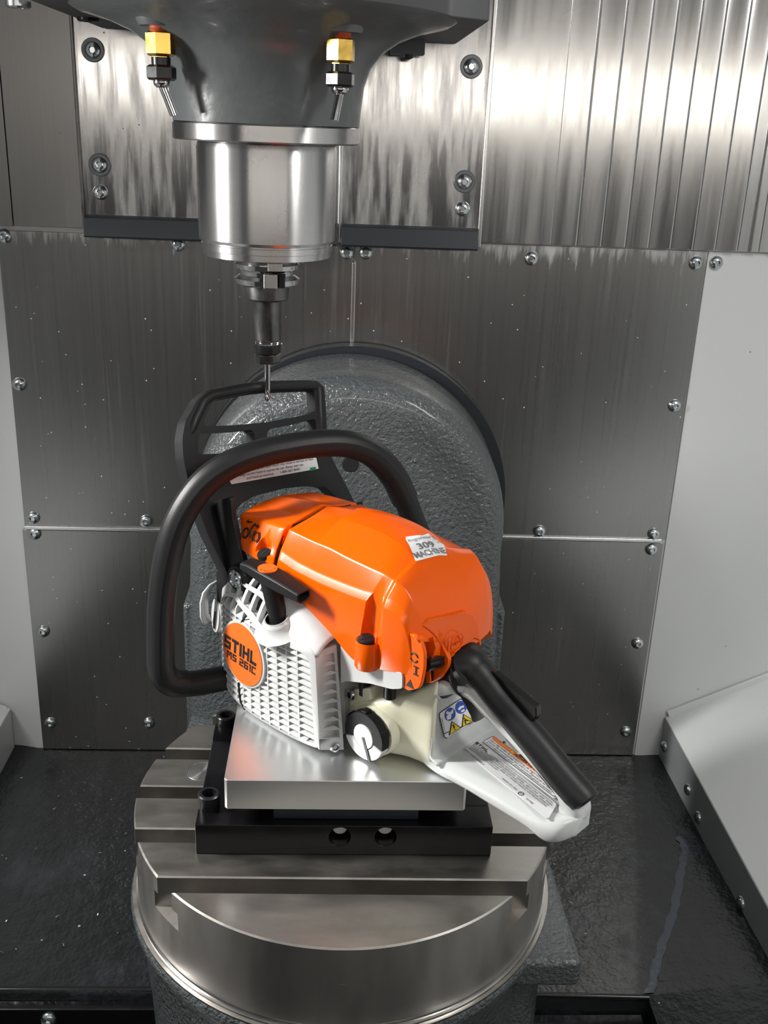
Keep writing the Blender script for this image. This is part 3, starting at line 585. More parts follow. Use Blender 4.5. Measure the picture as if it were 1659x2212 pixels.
rear_rows = [R6((0.1530, -0.0645, 0.0990), (0.1540, -0.0622, 0.1655), (0.1575, -0.0550, 0.1800), (0.1525, -0.0230, 0.1870), (0.1540, 0, 0.1892)),
             R6((0.1640, -0.0640, 0.1015), (0.1630, -0.0618, 0.1655), (0.1650, -0.0540, 0.1770), (0.1615, -0.0235, 0.1800), (0.1630, 0, 0.1825)),
             R6((0.1740, -0.0630, 0.1035), (0.1740, -0.0608, 0.1600), (0.1740, -0.0520, 0.1680), (0.1720, -0.0240, 0.1700), (0.1735, 0, 0.1725)),
             R6((0.1785, -0.0620, 0.1040), (0.1795, -0.0595, 0.1490), (0.1805, -0.0500, 0.1545), (0.1825, -0.0240, 0.1575), (0.1840, 0, 0.1590)),
             R6((0.1815, -0.0610, 0.1030), (0.1835, -0.0580, 0.1310), (0.1860, -0.0480, 0.1345), (0.1895, -0.0240, 0.1380), (0.1910, 0, 0.1390)),
             R6((0.1830, -0.0605, 0.1000), (0.1850, -0.0570, 0.1085), (0.1885, -0.0470, 0.1090), (0.1925, -0.0240, 0.1095), (0.1945, 0, 0.1100))]
mra = sub(main_a, 4); mr = sub(main_rows, 4); rrw = sub(rear_rows, 4)
cover_o = shroud('top_cover', mra + mr + rrw, (0, len(mra) - 1, len(mra), len(mra) + len(mr) - 1, len(mra) + len(mr)))
def boolean(o, cutters, op='DIFFERENCE'):
    for c in cutters:
        md = o.modifiers.new('cut', 'BOOLEAN'); md.object = c; md.operation = op; md.solver = 'EXACT'
    bpy.context.view_layer.update(); dg = bpy.context.evaluated_depsgraph_get()
    me = bpy.data.meshes.new_from_object(o.evaluated_get(dg)); old = o.data; o.modifiers.clear(); o.data = me
    for p in me.polygons: p.use_smooth = True
    me.set_sharp_from_angle(angle=radians(30))
    for c in cutters: bpy.data.objects.remove(c)
# screw groove in the side, a shallow dish in the front hood, the control opening at the rear corner
g1 = lathe('c1', [(0, 0), (0.0100, 0), (0.0086, 0.055), (0, 0.055)], ORANGE, saw, (0.1385, -0.0660, 0.1225), (0.10, 0.0, 1), 32)
boolean(cover_o, [g1])
g2 = lathe('c2', [(0, 0), (0.0095, 0), (0.0105, 0.03), (0, 0.03)], ORANGE, saw, (0.0040, -0.0620, 0.1585), (0.0, -0.35, 1), 32)
boolean(hood, [g2])
for o_ in (cover_o, hood): o_.data.set_sharp_from_angle(angle=radians(40))
bmj = bmesh.new(); 
add_grid(bmj, [[(0.0207, y * 0.985, z - 0.0012) for x, y, z in (lambda L_: L_ + [(a, -b, c) for a, b, c in L_[:-1]][::-1])(rowat(0, 0.1485, 0.1660, 0.1825, 0.1890, 0.1942))],
               [(0.0210, y * 0.6, z - 0.03) for x, y, z in (lambda L_: L_ + [(a, -b, c) for a, b, c in L_[:-1]][::-1])(rowat(0, 0.1485, 0.1660, 0.1825, 0.1890, 0.1942))]])
finish(bmj, 'cover_joint', VOID, saw)
def bvh_of(objs):
    V_, F_ = [], []
    for o_ in objs:
        k = len(V_); V_ += [tuple(v.co) for v in o_.data.vertices]; F_ += [tuple(k + i for i in p.vertices) for p in o_.data.polygons]
    return BVHTree.FromPolygons(V_, F_)
BV = bvh_of([cover_o, hood])
def drape(d, off=0.0004):
    d = Vector(d).normalized()
    def f(p):
        h = BV.ray_cast(Vector(p) - d * 0.06, d, 0.2)
        return (h[0] + h[1].normalized() * (off if h[1].dot(d) < 0 else -off)) if h[0] is not None else Vector(p)
    return f
def drape_quad(name, c00, c10, c11, c01, d, m, off=0.0004, n=14, parent=None, poly=None):
    f = drape(d, off); bm = bmesh.new()
    c00, c10, c11, c01 = map(Vector, (c00, c10, c11, c01))
    rows = []
    for j in range(n + 1):
        v = j / n; rows.append([f((c00 * (1 - u / n) + c10 * u / n) * (1 - v) + (c01 * (1 - u / n) + c11 * u / n) * v) for u in range(n + 1)])
    add_grid(bm, rows); return finish(bm, name, m, parent or saw, ang=60)
# screws of the cover
def slot_screw(c, axis, r, m=BLACKP, h=0.004, parent=None, name='cover_screw', slot=True):
    s = lathe(name, [(0, 0), (r, 0), (r, h * 0.7), (r * 0.9, h), (0, h)], m, parent or saw, c, axis, 24)
    if slot:
        fr = frame_of(axis); M4 = Matrix.Translation(Vector(c) + Vector(axis).normalized() * (h - 0.0005)) @ fr.to_4x4() @ Matrix.Rotation(0.5, 4, 'Z')
        box('slot', (-r * 0.85, -0.0006, 0), (r * 0.85, 0.0006, 0.0008), VOID, s, mtx=M4)
    return s
slot_screw((0.1385, -0.0670, 0.1215), (0, -0.15, 1), 0.0074)
slot_screw((0.0040, -0.0600, 0.1560), (0, -0.5, 1), 0.0070)
bm = bmesh.new(); add_lathe(bm, [(0.0100, 0.0965), (0.0112, 0.0985), (0.0112, 0.119), (0.0105, 0.1225), (0.0082, 0.1215), (0.0082, 0.118), (0, 0.118)], (0.1385, -0.0645, 0), seg=32); finish(bm, 'screw_boss', ORANGE, saw, ang=40)

# control housing at the rear left corner: flap, cowl, lever, stop mark
flap = [(0.1808, -0.0615, 0.1437), (0.1877, -0.0615, 0.1434), (0.1939, -0.0615, 0.1386), (0.1974, -0.0615, 0.1302), (0.1978, -0.0615, 0.1167), (0.1958, -0.0615, 0.1025), (0.1937, -0.0615, 0.0968), (0.1826, -0.0615, 0.0898), (0.1769, -0.0615, 0.0901), (0.1745, -0.0615, 0.105), (0.1752, -0.0615, 0.1279)]
prism('control_flap', [rounded(flap, 0.0025, 3)], (0, 0.0040, 0), ORANGE, saw, 0.0012, 3)
cowl = [(0.1805, -0.031, 0.1324), (0.1867, -0.031, 0.1304), (0.1927, -0.031, 0.1232), (0.1993, -0.031, 0.1144), (0.1984, -0.031, 0.1061), (0.1915, -0.031, 0.0921), (0.1828, -0.031, 0.0849), (0.1774, -0.031, 0.0821), (0.1747, -0.031, 0.0982)]
prism('control_cowl', [rounded(cowl, 0.0025, 3)], (0, 0.0045, 0), ORANGE, saw, 0.0015, 3)
ra = [(0.1808, -0.0615, 0.1437), (0.1877, -0.0615, 0.1434), (0.1923, -0.0615, 0.1405)]; rb = [(0.1784, -0.031, 0.1343), (0.1835, -0.031, 0.1327), (0.1889, -0.031, 0.1278)]
bm = bmesh.new(); add_grid(bm, [ra, rb])
o_ = finish(bm, 'control_bridge', ORANGE, saw, ang=60); md = o_.modifiers.new('solid', 'SOLIDIFY'); md.thickness = 0.002
box('control_pocket', (0.160, -0.0575, 0.088), (0.1845, -0.0265, 0.1365), VOID, saw)
fin = [(0.1853, -0.046, 0.1329), (0.1928, -0.046, 0.1392), (0.1964, -0.046, 0.1303), (0.1929, -0.046, 0.1168), (0.1904, -0.046, 0.1105), (0.1877, -0.046, 0.1204)]
prism('pocket_fin', [fin], (0, 0.0015, 0), ORANGE, saw, 0.0005)
fin2 = [(0.1848, -0.043, 0.1036), (0.1892, -0.043, 0.1054), (0.1911, -0.043, 0.0937), (0.1862, -0.043, 0.0917)]
prism('pocket_fin', [fin2], (0, 0.0015, 0), ORANGE, saw, 0.0005)
la = (0.1926, -0.054, 0.1159); lb = (0.1892, -0.029, 0.1082)
lever = tube('choke_lever', [la, [(a + b) / 2 for a, b in zip(la, lb)], lb], 0.0062, BLACKS, saw, 8)
for k in (-0.0022, 0.0, 0.0022): tube('lever_rib', [[la[0] + 0.005, la[1], la[2] + 0.004 + k], [lb[0] + 0.005, lb[1], lb[2] + 0.004 + k]], 0.0008, BLACKP, lever, 6)
tube('lever_arm', [(0.189, -0.052, 0.1232), (0.1923, -0.05, 0.1164)], 0.003, BLACKS, lever, 8)
def flap_text(body, u, size, name='control_mark', **k): text(name, body, size, (u[0], u[1] - 0.0003, u[2]), (0.97, 0, 0.2), (0, 0, 1), INK, saw, align='CENTER', **k)
pI = (0.1897, -0.0615, 0.1121); pO = (0.187, -0.0615, 0.1235); pT = (0.1841, -0.0615, 0.098)
for k, (a, b_, c, d) in enumerate([(-0.0008, 0.0008, -0.0034, 0.0034), (-0.0026, 0.0026, 0.0030, 0.0042), (-0.0026, 0.0026, -0.0042, -0.0030)]):
    box('control_mark', (pI[0] + a, pI[1] - 0.0005, pI[2] + c), (pI[0] + b_, pI[1] - 0.0001, pI[2] + d), INK, saw)
for a0 in (0.35, 0.35 + pi): tube('control_mark', [(pO[0] + 0.0040 * cos(a0 + t * 0.24), pO[1] - 0.0003, pO[2] + 0.0040 * sin(a0 + t * 0.24)) for t in range(11)], 0.0007, INK, saw, 6)
prism('control_mark', [[(pT[0] - 0.0042, pT[1] - 0.0004, pT[2] - 0.0035), (pT[0] + 0.0042, pT[1] - 0.0004, pT[2] - 0.0035), (pT[0], pT[1] - 0.0004, pT[2] + 0.0038)]], (0, 0.0003, 0), INK, saw)
# arched apron over the rear handle with the raised stop mark
arch = [(0.195, -0.0499, 0.1465), (0.195, -0.0432, 0.1513), (0.195, -0.019, 0.1492), (0.195, -0.003, 0.1475), (0.195, 0.0067, 0.1419), (0.195, 0.0143, 0.133), (0.195, 0.0216, 0.1169), (0.195, 0.0264, 0.105), (0.195, 0.024, 0.1023), (0.195, 0.0189, 0.1115), (0.195, 0.0103, 0.1166), (0.195, -0.0035, 0.1163), (0.195, -0.0248, 0.1124), (0.195, -0.0308, 0.1231), (0.195, -0.0394, 0.1367), (0.195, -0.0461, 0.1434)]
apr = prism('rear_apron', [arch], (-0.012, 0, 0), ORANGE, saw, 0.0018, 3)
for v in apr.data.vertices: v.co.x -= 4.5 * v.co.y ** 2
so = (0.1952, -0.0154, 0.1235)
oc = [(so[0] + 0.0002, so[1] + 0.0085 * cos(pi / 8 + k * pi / 4), so[2] + 0.0085 * sin(pi / 8 + k * pi / 4)) for k in range(9)]
tube('stop_mark', oc, 0.0006, ORANGE, saw, 6)
text('stop_mark', 'STOP', 0.0052, (so[0] + 0.0004, so[1], so[2]), (0, 1, 0), (0, 0, 1), ORANGE, saw, align='CENTER', extrude=0.0006, width=0.0128)
ar = (0.1952, -0.027, 0.1266)
prism('stop_mark', [[(ar[0] + 0.0002, ar[1] + a, ar[2] + b_) for a, b_ in ((-0.0012, -0.008), (0.0012, -0.008), (0.0012, 0.003), (0.003, 0.003), (0, 0.008), (-0.003, 0.003), (-0.0012, 0.003))]], (0.0007, 0, 0), ORANGE, saw, 0.0002)

# machine shop sticker on top: white die cut plate with grey lettering
q = [(0.1529, -0.0269, 0.192), (0.161, 0.0109, 0.192), (0.1434, 0.0194, 0.192), (0.1323, -0.0138, 0.192)]
cs = [(0.1385, -0.0162, 0.192), (0.1539, -0.0258, 0.192), (0.1609, 0.0078, 0.192), (0.1496, 0.0168, 0.192), (0.1456, 0.0064, 0.192), (0.14, 0.0127, 0.192), (0.1341, 0.0141, 0.192), (0.1348, 0.0056, 0.192), (0.1283, -0.0091, 0.192), (0.131, -0.0123, 0.192)]
def sticker(name, outline, d, m, off, parent):
    P = [Vector(p) for p in outline]; bm = bmesh.new(); f = bm.faces.new([bm.verts.new(p) for p in P])
    bmesh.ops.triangulate(bm, faces=bm.faces[:])
    for _ in range(4): bmesh.ops.subdivide_edges(bm, edges=bm.edges[:], cuts=1, use_grid_fill=True)
    fn = drape(d, off)
    for v in bm.verts: v.co = fn(v.co)
    return finish(bm, name, m, parent, ang=70)
dv = (-0.25, 0.35, -1.0)
stk = sticker('shop_sticker', cs, dv, LABEL, 0.0005, saw)
sx = Vector(q[1]) - Vector(q[0]); sy = Vector(q[3]) - Vector(q[0])
q0 = Vector(q[0])
f6 = drape(dv, 0.0009)
text('lettering', 'MACHINE', 0.0092, q0 + sx * 0.06 + sy * 0.19, sx, sy, INKG, stk, width=sx.length * 0.86, fn=f6, bold=0.0002)
text('lettering', '309', 0.0088, q0 + sx * 0.22 + sy * 0.55, sx, sy, INKG, stk, width=sx.length * 0.46, fn=f6, bold=0.0002)
text('lettering', 'Programmed By', 0.0050, q0 + sx * 0.04 + sy * 0.93, sx, sy, INKG, stk, width=sx.length * 0.80, fn=f6, shear=0.3)
# chain brake pictogram on the hood
fb_ = drape((0.0, 1.0, -0.25), 0.0005)
def pic(pts, r=0.0007, name='brake_mark', closed=False): tube(name, [fb_(p) for p in pts], r, INK, saw, 6)
z5 = 0
c1 = (-0.0244, -0.054, 0.1683); c2 = (-0.0096, -0.054, 0.169)
pic([(c1[0] + 0.0036 * cos(k * pi / 10), c1[1], c1[2] + 0.0046 * sin(k * pi / 10)) for k in range(21)], 0.0009)
pic([(c2[0] + 0.0030 * cos(k * pi / 10), c2[1], c2[2] + 0.0042 * sin(k * pi / 10)) for k in range(21)], 0.0005)
pic([(c2[0] + 0.0046 * cos(-1.0 + k * 0.10), c2[1], c2[2] + 0.0060 * sin(-1.0 + k * 0.10)) for k in range(21)], 0.0005)
pic([(c2[0] + 0.0046 * cos(2.15 + k * 0.10), c2[1], c2[2] + 0.0060 * sin(2.15 + k * 0.10)) for k in range(21)], 0.0005)
pic([(-0.0165, -0.054, 0.1794), (-0.0192, -0.054, 0.1736), (-0.0186, -0.054, 0.17), (-0.0167, -0.054, 0.1659)], 0.0008)
pic([(-0.0201, -0.052, 0.1797), (-0.0272, -0.052, 0.1786), (-0.0246, -0.052, 0.1812), (-0.0272, -0.052, 0.1786), (-0.0246, -0.052, 0.1779)], 0.0007)
pic([(-0.0169, -0.052, 0.1779), (-0.0117, -0.052, 0.1775), (-0.0117, -0.052, 0.1761), (-0.0098, -0.052, 0.1786), (-0.0117, -0.052, 0.1798), (-0.0117, -0.052, 0.1785), (-0.0162, -0.052, 0.1795)], 0.0004)

# squared block lettering built from bars
BARS = {'S': [(0, .76, 1, 1), (0, .5, .27, .8), (0, .38, 1, .62), (.73, .2, 1, .5), (0, 0, 1, .24)], 'T': [(0, .75, 1, 1), (.36, 0, .64, .8)], 'I': [(0, 0, 1, 1)],
        'H': [(0, 0, .27, 1), (.73, 0, 1, 1), (.2, .38, .8, .62)], 'L': [(0, 0, .28, 1), (0, 0, 1, .25)], 'M': [(0, 0, .2, 1), (.8, 0, 1, 1), (.18, .62, .42, 1), (.58, .62, .82, 1), (.38, .36, .62, .72)],
        '2': [(0, .77, 1, 1), (.76, .5, 1, .8), (0, .39, 1, .62), (0, .2, .25, .5), (0, 0, 1, .23)], '6': [(0, .77, 1, 1), (0, 0, .25, 1), (0, .39, 1, .62), (.76, .1, 1, .5), (0, 0, 1, .23)],
        '1': [(.4, 0, 1, 1), (0, .77, .5, 1)], 'C': [(0, .77, 1, 1), (0, 0, .25, 1), (0, 0, 1, .23)]}
WID = {'I': .27, 'T': .95, 'L': .85, 'M': 1.15, '1': .42, ' ': .35}
def block_text(name, body, h, width, origin, xdir, ydir, parent, shear=0.0, gap=0.16):
    adv = [WID.get(ch, .9) for ch in body]; tot = sum(adv) + gap * (len(body) - 1); k = width / tot; X = Vector(xdir).normalized(); Yv = Vector(ydir).normalized()
    bm = bmesh.new(); x = 0.0
    for ch, a in zip(body, adv):
        for (x0, y0, x1, y1) in BARS.get(ch, []):
            bm.faces.new([bm.verts.new(Vector(origin) + X * ((x + u * a) * k + shear * v * h) + Yv * (v * h)) for u, v in ((x0, y0), (x1, y0), (x1, y1), (x0, y1))])
        x += a + gap
    return finish(bm, name, INK, parent, smooth=False)

# --- starter cover: curved louvred face, badge, side vents
FX = [-0.0600, -0.0585, -0.0560, -0.0510, -0.0420, -0.0300, -0.0150, 0.0, 0.0200, 0.0450, 0.0700, 0.1000, 0.12]
FYs = [-0.0500, -0.0570, -0.0630, -0.0690, -0.0750, -0.0795, -0.0833, -0.0860, -0.0880, -0.0886, -0.0882, -0.0865, -0.0850]
FZT = [0.100, 0.104]
def fy(x, z=0.05):
    # smooth the polyline a little
    e = 0.004; y = (interp(x - e, FX, FYs) + 2 * interp(x, FX, FYs) + interp(x + e, FX, FYs)) / 4
    zt = interp(x, [-0.06, -0.04, -0.01, 0.02, 0.06, 0.10], [0.092, 0.1010, 0.1040, 0.0995, 0.099, 0.102])
    if z > zt: y += (z - zt) * 0.75
    if z < 0.006: y += (0.006 - z) * 0.5
    return y
def F(x, z, d=0.0): return Vector((x, fy(x, z) + d, z))
outer = rounded([(p[0], 0, p[1]) for p in [(-0.004, 0.0004), (0.03, 0.0004), (0.06, 0.0008), (0.0880, 0.0032), (0.1048, 0.0072), (0.0975, 0.0985), (0.090, 0.1035), (0.058, 0.1020), (0.031, 0.0990), (0.012, 0.1060), (-0.020, 0.1130), (-0.041, 0.1080), (-0.052, 0.092), (-0.0575, 0.070), (-0.0580, 0.050), (-0.0530, 0.030), (-0.040, 0.013), (-0.022, 0.004)]], [.01, 0, .01, .01, .004, .003, .006, .01, .01, .01, .01, .012, .01, .01, .01, .01, .01, .01], 3)
inner = rounded([(p[0], 0, p[1]) for p in [(-0.002, 0.0046), (0.026, 0.0040), (0.052, 0.0044), (0.0850, 0.0078), (0.0985, 0.0105), (0.0910, 0.0905), (0.084, 0.0965), (0.058, 0.0955), (0.031, 0.0935), (0.012, 0.1030), (-0.020, 0.1105), (-0.038, 0.1055), (-0.0490, 0.0905), (-0.0540, 0.069), (-0.0535, 0.050), (-0.0490, 0.032), (-0.037, 0.017), (-0.020, 0.0082)]], [.006, 0, .01, .01, .003, .003, .006, .01, .01, .01, .01, .012, .01, .01, .01, .01, .01, .01], 3)
CXZ = (0.02, 0.052)
def radial(poly, n=180):
    out = []
    pts = [(p[0] - CXZ[0], p[2] - CXZ[1]) for p in poly]
    for k in range(n):
        a = 2 * pi * k / n; dx, dz = cos(a), sin(a); best = None
        for (x1, z1), (x2, z2) in zip(pts, pts[1:] + pts[:1]):
            ex, ez = x2 - x1, z2 - z1; den = dx * ez - dz * ex
            if abs(den) < 1e-12: continue
            t = (x1 * ez - z1 * ex) / den; s = (x1 * dz - z1 * dx) / den
            if t > 0 and -1e-6 <= s <= 1 + 1e-6 and (best is None or t > best): best = t
        out.append((CXZ[0] + dx * best, CXZ[1] + dz * best))
    return out
RO, RI = radial(outer), radial(inner)
bm = bmesh.new()
add_grid(bm, [[(x, -0.052, z) for x, z in RO], [F(x, z, 0.0030) for x, z in RO], [F(x * 0.995 + CXZ[0] * 0.005, z * 0.985 + CXZ[1] * 0.015, 0.0004) for x, z in RO],
              [F(x * 0.97 + CXZ[0] * 0.03, z * 0.97 + CXZ[1] * 0.03, 0.0) for x, z in RO], [F(x, z, 0.0) for x, z in RI], [F(x, z, 0.0055) for x, z in RI]], True)
starter = finish(bm, 'starter_cover', WHITE, saw, ang=45)
bm = bmesh.new(); rr = []
for q_ in (1.02, 0.75, 0.5, 0.25, 0.02): rr.append([F(CXZ[0] + (x - CXZ[0]) * q_, CXZ[1] + (z - CXZ[1]) * q_, 0.0085) for x, z in RI])
add_grid(bm, rr, True); finish(bm, 'slat_shade', mat('shadowed inner housing', (0.20, 0.20, 0.195), 0.5), starter, ang=80)  # backing sheet, the shade behind the slats put into its grey
def xr(z):
    xs2 = []
    for (x1, z1), (x2, z2) in zip(RI, RI[1:] + RI[:1]):
        if (z1 - z) * (z2 - z) <= 0 and abs(z1 - z2) > 1e-9: xs2.append(x1 + (x2 - x1) * (z - z1) / (z2 - z1))
    return (min(xs2), max(xs2)) if len(xs2) >= 2 else None
def zr(x):
    zs2 = []
    for (x1, z1), (x2, z2) in zip(RI, RI[1:] + RI[:1]):
        if (x1 - x) * (x2 - x) <= 0 and abs(x1 - x2) > 1e-9: zs2.append(z1 + (z2 - z1) * (x - x1) / (x2 - x1))
    return (min(zs2), max(zs2)) if len(zs2) >= 2 else None
z = 0.0085
while z < 0.103:
    r = xr(z)
    if r and r[1] - r[0] > 0.01:
        n = 22; bm = bmesh.new(); a, b = r; rows = []
        for k in range(n + 1):
            x = a + (b - a) * k / n
            rows.append([F(x, z + 0.0006, 0.0006), F(x, z - 0.0010, 0.0003), F(x, z + 0.0016, 0.0062), F(x, z + 0.0034, 0.0064)])
        V = add_grid(bm, rows, True); bm.faces.new(V[0]); bm.faces.new(V[-1][::-1])
        finish(bm, 'slat', WHITE, starter, ang=40)
    z += 0.00640
for x in [-0.0470, -0.0395, -0.0310, -0.0215, -0.0110, 0.0005, 0.0125, 0.0250, 0.0380, 0.0510, 0.0640, 0.0775]:
    sh = lambda zz: x + (zz - 0.05) * -0.05 * (1 if x > 0.02 else 0.2)
    r = zr(x)
    if not r: continue
    n = 24; bm = bmesh.new(); rows = []
    for k in range(n + 1):
        zz = r[0] + (r[1] - r[0]) * k / n; xx = sh(zz)
        rows.append([F(xx - 0.0008, zz, 0.0004), F(xx + 0.0008, zz, 0.0004), F(xx + 0.0007, zz, 0.0075), F(xx - 0.0007, zz, 0.0075)])
    V = add_grid(bm, rows, True); bm.faces.new(V[0]); bm.faces.new(V[-1][::-1]); finish(bm, 'rib', WHITE, starter, ang=40)
# badge
bn = Vector((-sin(radians(5)), -cos(radians(5)), 0)); bx = Vector((cos(radians(5)), -sin(radians(5)), 0)); bc = Vector((0.0029, -0.0882, 0.0634))
lathe('badge_ring', [(0.0305, -0.004), (0.0334, -0.004), (0.0330, -0.0004), (0.0309, 0.0)], WHITE, starter, bc - bn * 0.0006, bn, 72)
badge = lathe('badge', [(0, 0), (0.0306, 0), (0.0310, -0.0010), (0.0310, -0.006)], ORANGEM, starter, bc, bn, 72)
lathe('badge_back', [(0, -0.004), (0.0325, -0.004)], WHITE, starter, bc, bn, 48)
bp = lambda a, b: bc + bx * a + Vector((0, 0, 1)) * b + bn * 0.0003
b1 = (-0.0256, -0.0857, 0.0634); b2 = (0.0272, -0.0903, 0.0614)
b3 = (-0.0218, -0.086, 0.0537); b4 = (0.0233, -0.09, 0.0521)
LT = (Vector(b2) - Vector(b1)).length; up = Vector((0, 0, 1))
block_text('brand_lettering', 'STIHL', 0.0142, LT * 0.95, Vector(b1) + bn * 0.0004 - up * 0.0030, bx, up, badge, 0.10)
block_text('model_lettering', 'MS 261C', 0.0082, (Vector(b4) - Vector(b3)).length * 1.0, Vector(b3) + bn * 0.0004 - up * 0.0030, bx, up, badge, 0.10, 0.22)
# black joint lines above and below the badge
jl = [F(x, z, -0.0004) for x, z in [(0.0002, 0.0915), (0.0010, 0.0965), (0.0055, 0.1030)]]
tube('joint_line', jl + [Vector(p) for p in [(0.0038, -0.076, 0.106), (0.0125, -0.07, 0.1199)]], 0.0010, INK, starter, 6)
tube('joint_line', [F(x, z, -0.0004) for x, z in [(-0.0062, 0.0285), (-0.0052, 0.018), (-0.0030, 0.009), (0.0010, 0.0015)]], 0.0010, INK, starter, 6)
# sloping shoulder between the louvred face and the orange cover
def shoulder_pt(x, t, d=0.0):
    zo = interp(x, [-0.052, -0.041, -0.020, 0.012, 0.031, 0.058, 0.090, 0.0990], [0.092, 0.107, 0.1120, 0.1055, 0.0985, 0.1010, 0.1025, 0.0990])
    zi = interp(x, [-0.052, -0.040, -0.020, 0.014, 0.045, 0.075, 0.099], [0.112, 0.126, 0.133, 0.1385, 0.1340, 0.1220, 0.1090])
    a = F(x, zo - 0.001, 0.0014); b = Vector((x, -0.0605, zi))
    h = a.lerp(b, t); bulge = 4 * t * (1 - t) * 0.0035
    return h + Vector((0, -0.6 * bulge + d * 0.75, 0.8 * bulge - d * 0.65))
xs3 = [0.034 + (0.099 - 0.034) * k / 18 for k in range(19)]
def solidify(o_, th): md_ = o_.modifiers.new('solid', 'SOLIDIFY'); md_.thickness = th; md_.offset = -1
def shoulder(x0, x1, t0=0.0, t1=1.0, n=18):
    bm = bmesh.new(); add_grid(bm, [[shoulder_pt(x0 + (x1 - x0) * k / n, t0 + (t1 - t0) * t / 8) for k in range(n + 1)] for t in range(9)]); o_ = finish(bm, 'shoulder', WHITE, starter, ang=60); solidify(o_, 0.002)
shoulder(0.034, 0.099); shoulder(-0.052, -0.034, n=6)
xs4 = [-0.052 + 0.0865 * k / 20 for k in range(21)]
bm = bmesh.new(); add_grid(bm, [[shoulder_pt(x, t / 6, 0.0080) for x in xs4] for t in range(7)]); finish(bm, 'shoulder_shade', mat('inner housing shade', (0.06, 0.06, 0.06)), starter, ang=60)  # dark backing sheet, painting the shade inside the lattice
def bar(fn, n=14):
    bm = bmesh.new(); V = add_grid(bm, [fn(k / n) for k in range(n + 1)], True); bm.faces.new(V[0]); bm.faces.new(V[-1][::-1])
    return finish(bm, 'rib', WHITE, starter, ang=40)
for t0_, t1_ in ((0.0, 0.07), (0.45, 0.57), (0.88, 1.0)):
    bar(lambda s: [shoulder_pt(-0.035 + 0.070 * s, t0_), shoulder_pt(-0.035 + 0.070 * s, t1_), shoulder_pt(-0.035 + 0.070 * s, t1_, 0.006), shoulder_pt(-0.035 + 0.070 * s, t0_, 0.006)], 20)
for x in (-0.0330, -0.0200, -0.0070, 0.0060, 0.0190, 0.0320):
    bar(lambda s: [shoulder_pt(x - 0.0018 + s * 0.003, s), shoulder_pt(x + 0.0018 + s * 0.003, s), shoulder_pt(x + 0.0018 + s * 0.003, s, 0.006), shoulder_pt(x - 0.0018 + s * 0.003, s, 0.006)], 8)
# slanted side facet with vents
ft, fbm = Vector((0.0940, -0.0868, 0.0965)), Vector((0.1045, -0.0866, 0.0065)); ct, cb = Vector((0.1015, -0.0640, 0.1000)), Vector((0.1145, -0.0650, 0.0012))
def fac(u, v, d=0.0):      # u across (0 face edge, 1 corner), v down
    p = (ft * (1 - u) + ct * u) * (1 - v) + (fbm * (1 - u) + cb * u) * v
    n_ = Vector((0.93, -0.36, 0.1)).normalized(); return p + n_ * d
bm = bmesh.new(); loops = [[fac(0, 0), fac(1, -0.02), fac(1, 1.0), fac(0, 1.0)]]
add_prism(bm, [[fac(0, -0.03), fac(1, -0.03), fac(1, 1.0), fac(0, 1.0)], [fac(0.05, 0.04), fac(0.88, 0.04), fac(0.88, 0.87), fac(0.05, 0.87)]], fac(0, 0, -0.012) - fac(0, 0))
vent = finish(bm, 'vent_panel', WHITE, starter, 0.0008)
add = bmesh.new(); add_grid(add, [[fac(0.03, 0.02, -0.0115), fac(0.9, 0.02, -0.0115)], [fac(0.03, 0.9, -0.0115), fac(0.9, 0.9, -0.0115)]]); finish(add, 'vent_shade', VOID, starter)  # black sheet standing in for the shade deep in the vents
for k in range(8):
    v = 0.135 + k * 0.0925; h = 0.009
    bm = bmesh.new()
    A_ = [fac(0.03, v - h * 0.6, -0.001), fac(0.55, v - h * 2.8, -0.001), fac(0.70, v - h * 3.4, -0.0005), fac(0.98, v + h, 0.0006), fac(0.03, v + h, 0.0002)]
    add_prism(bm, [A_], fac(0, 0, -0.0085) - fac(0, 0)); finish(bm, 'vane', WHITE, starter, 0.0005)
def torx(c, axis, r=0.0052, parent=None):
    s = lathe('screw', [(0, 0), (r * 0.9, 0), (r, 0.0012), (r * 0.85, 0.0030), (r * 0.55, 0.0034)], ZINC, parent or saw, c, axis, 28)
    lathe('screw_socket', [(r * 0.58, 0.0034), (r * 0.50, 0.0012), (0, 0.0012)], ZINCD, s, c, axis, 6, ang=20); return s
torx(Vector((0.109, -0.0722, 0.006)), (0.93, -0.36, 0.1), 0.0050)
# lower edge of the housing behind the vents
prism('shelf', [rounded([(0.105, -0.0635, 0.1049), (0.1277, -0.0635, 0.0934), (0.1412, -0.0635, 0.0953), (0.1526, -0.0635, 0.1008), (0.1768, -0.0635, 0.1054), (0.1776, -0.0635, 0.0908), (0.166, -0.0635, 0.0854), (0.1418, -0.0635, 0.0806), (0.1118, -0.0635, 0.0707), (0.1068, -0.0635, 0.0658)], 0.003, 3)], (0, 0.030, 0), WHITE, saw, 0.0015, 3)
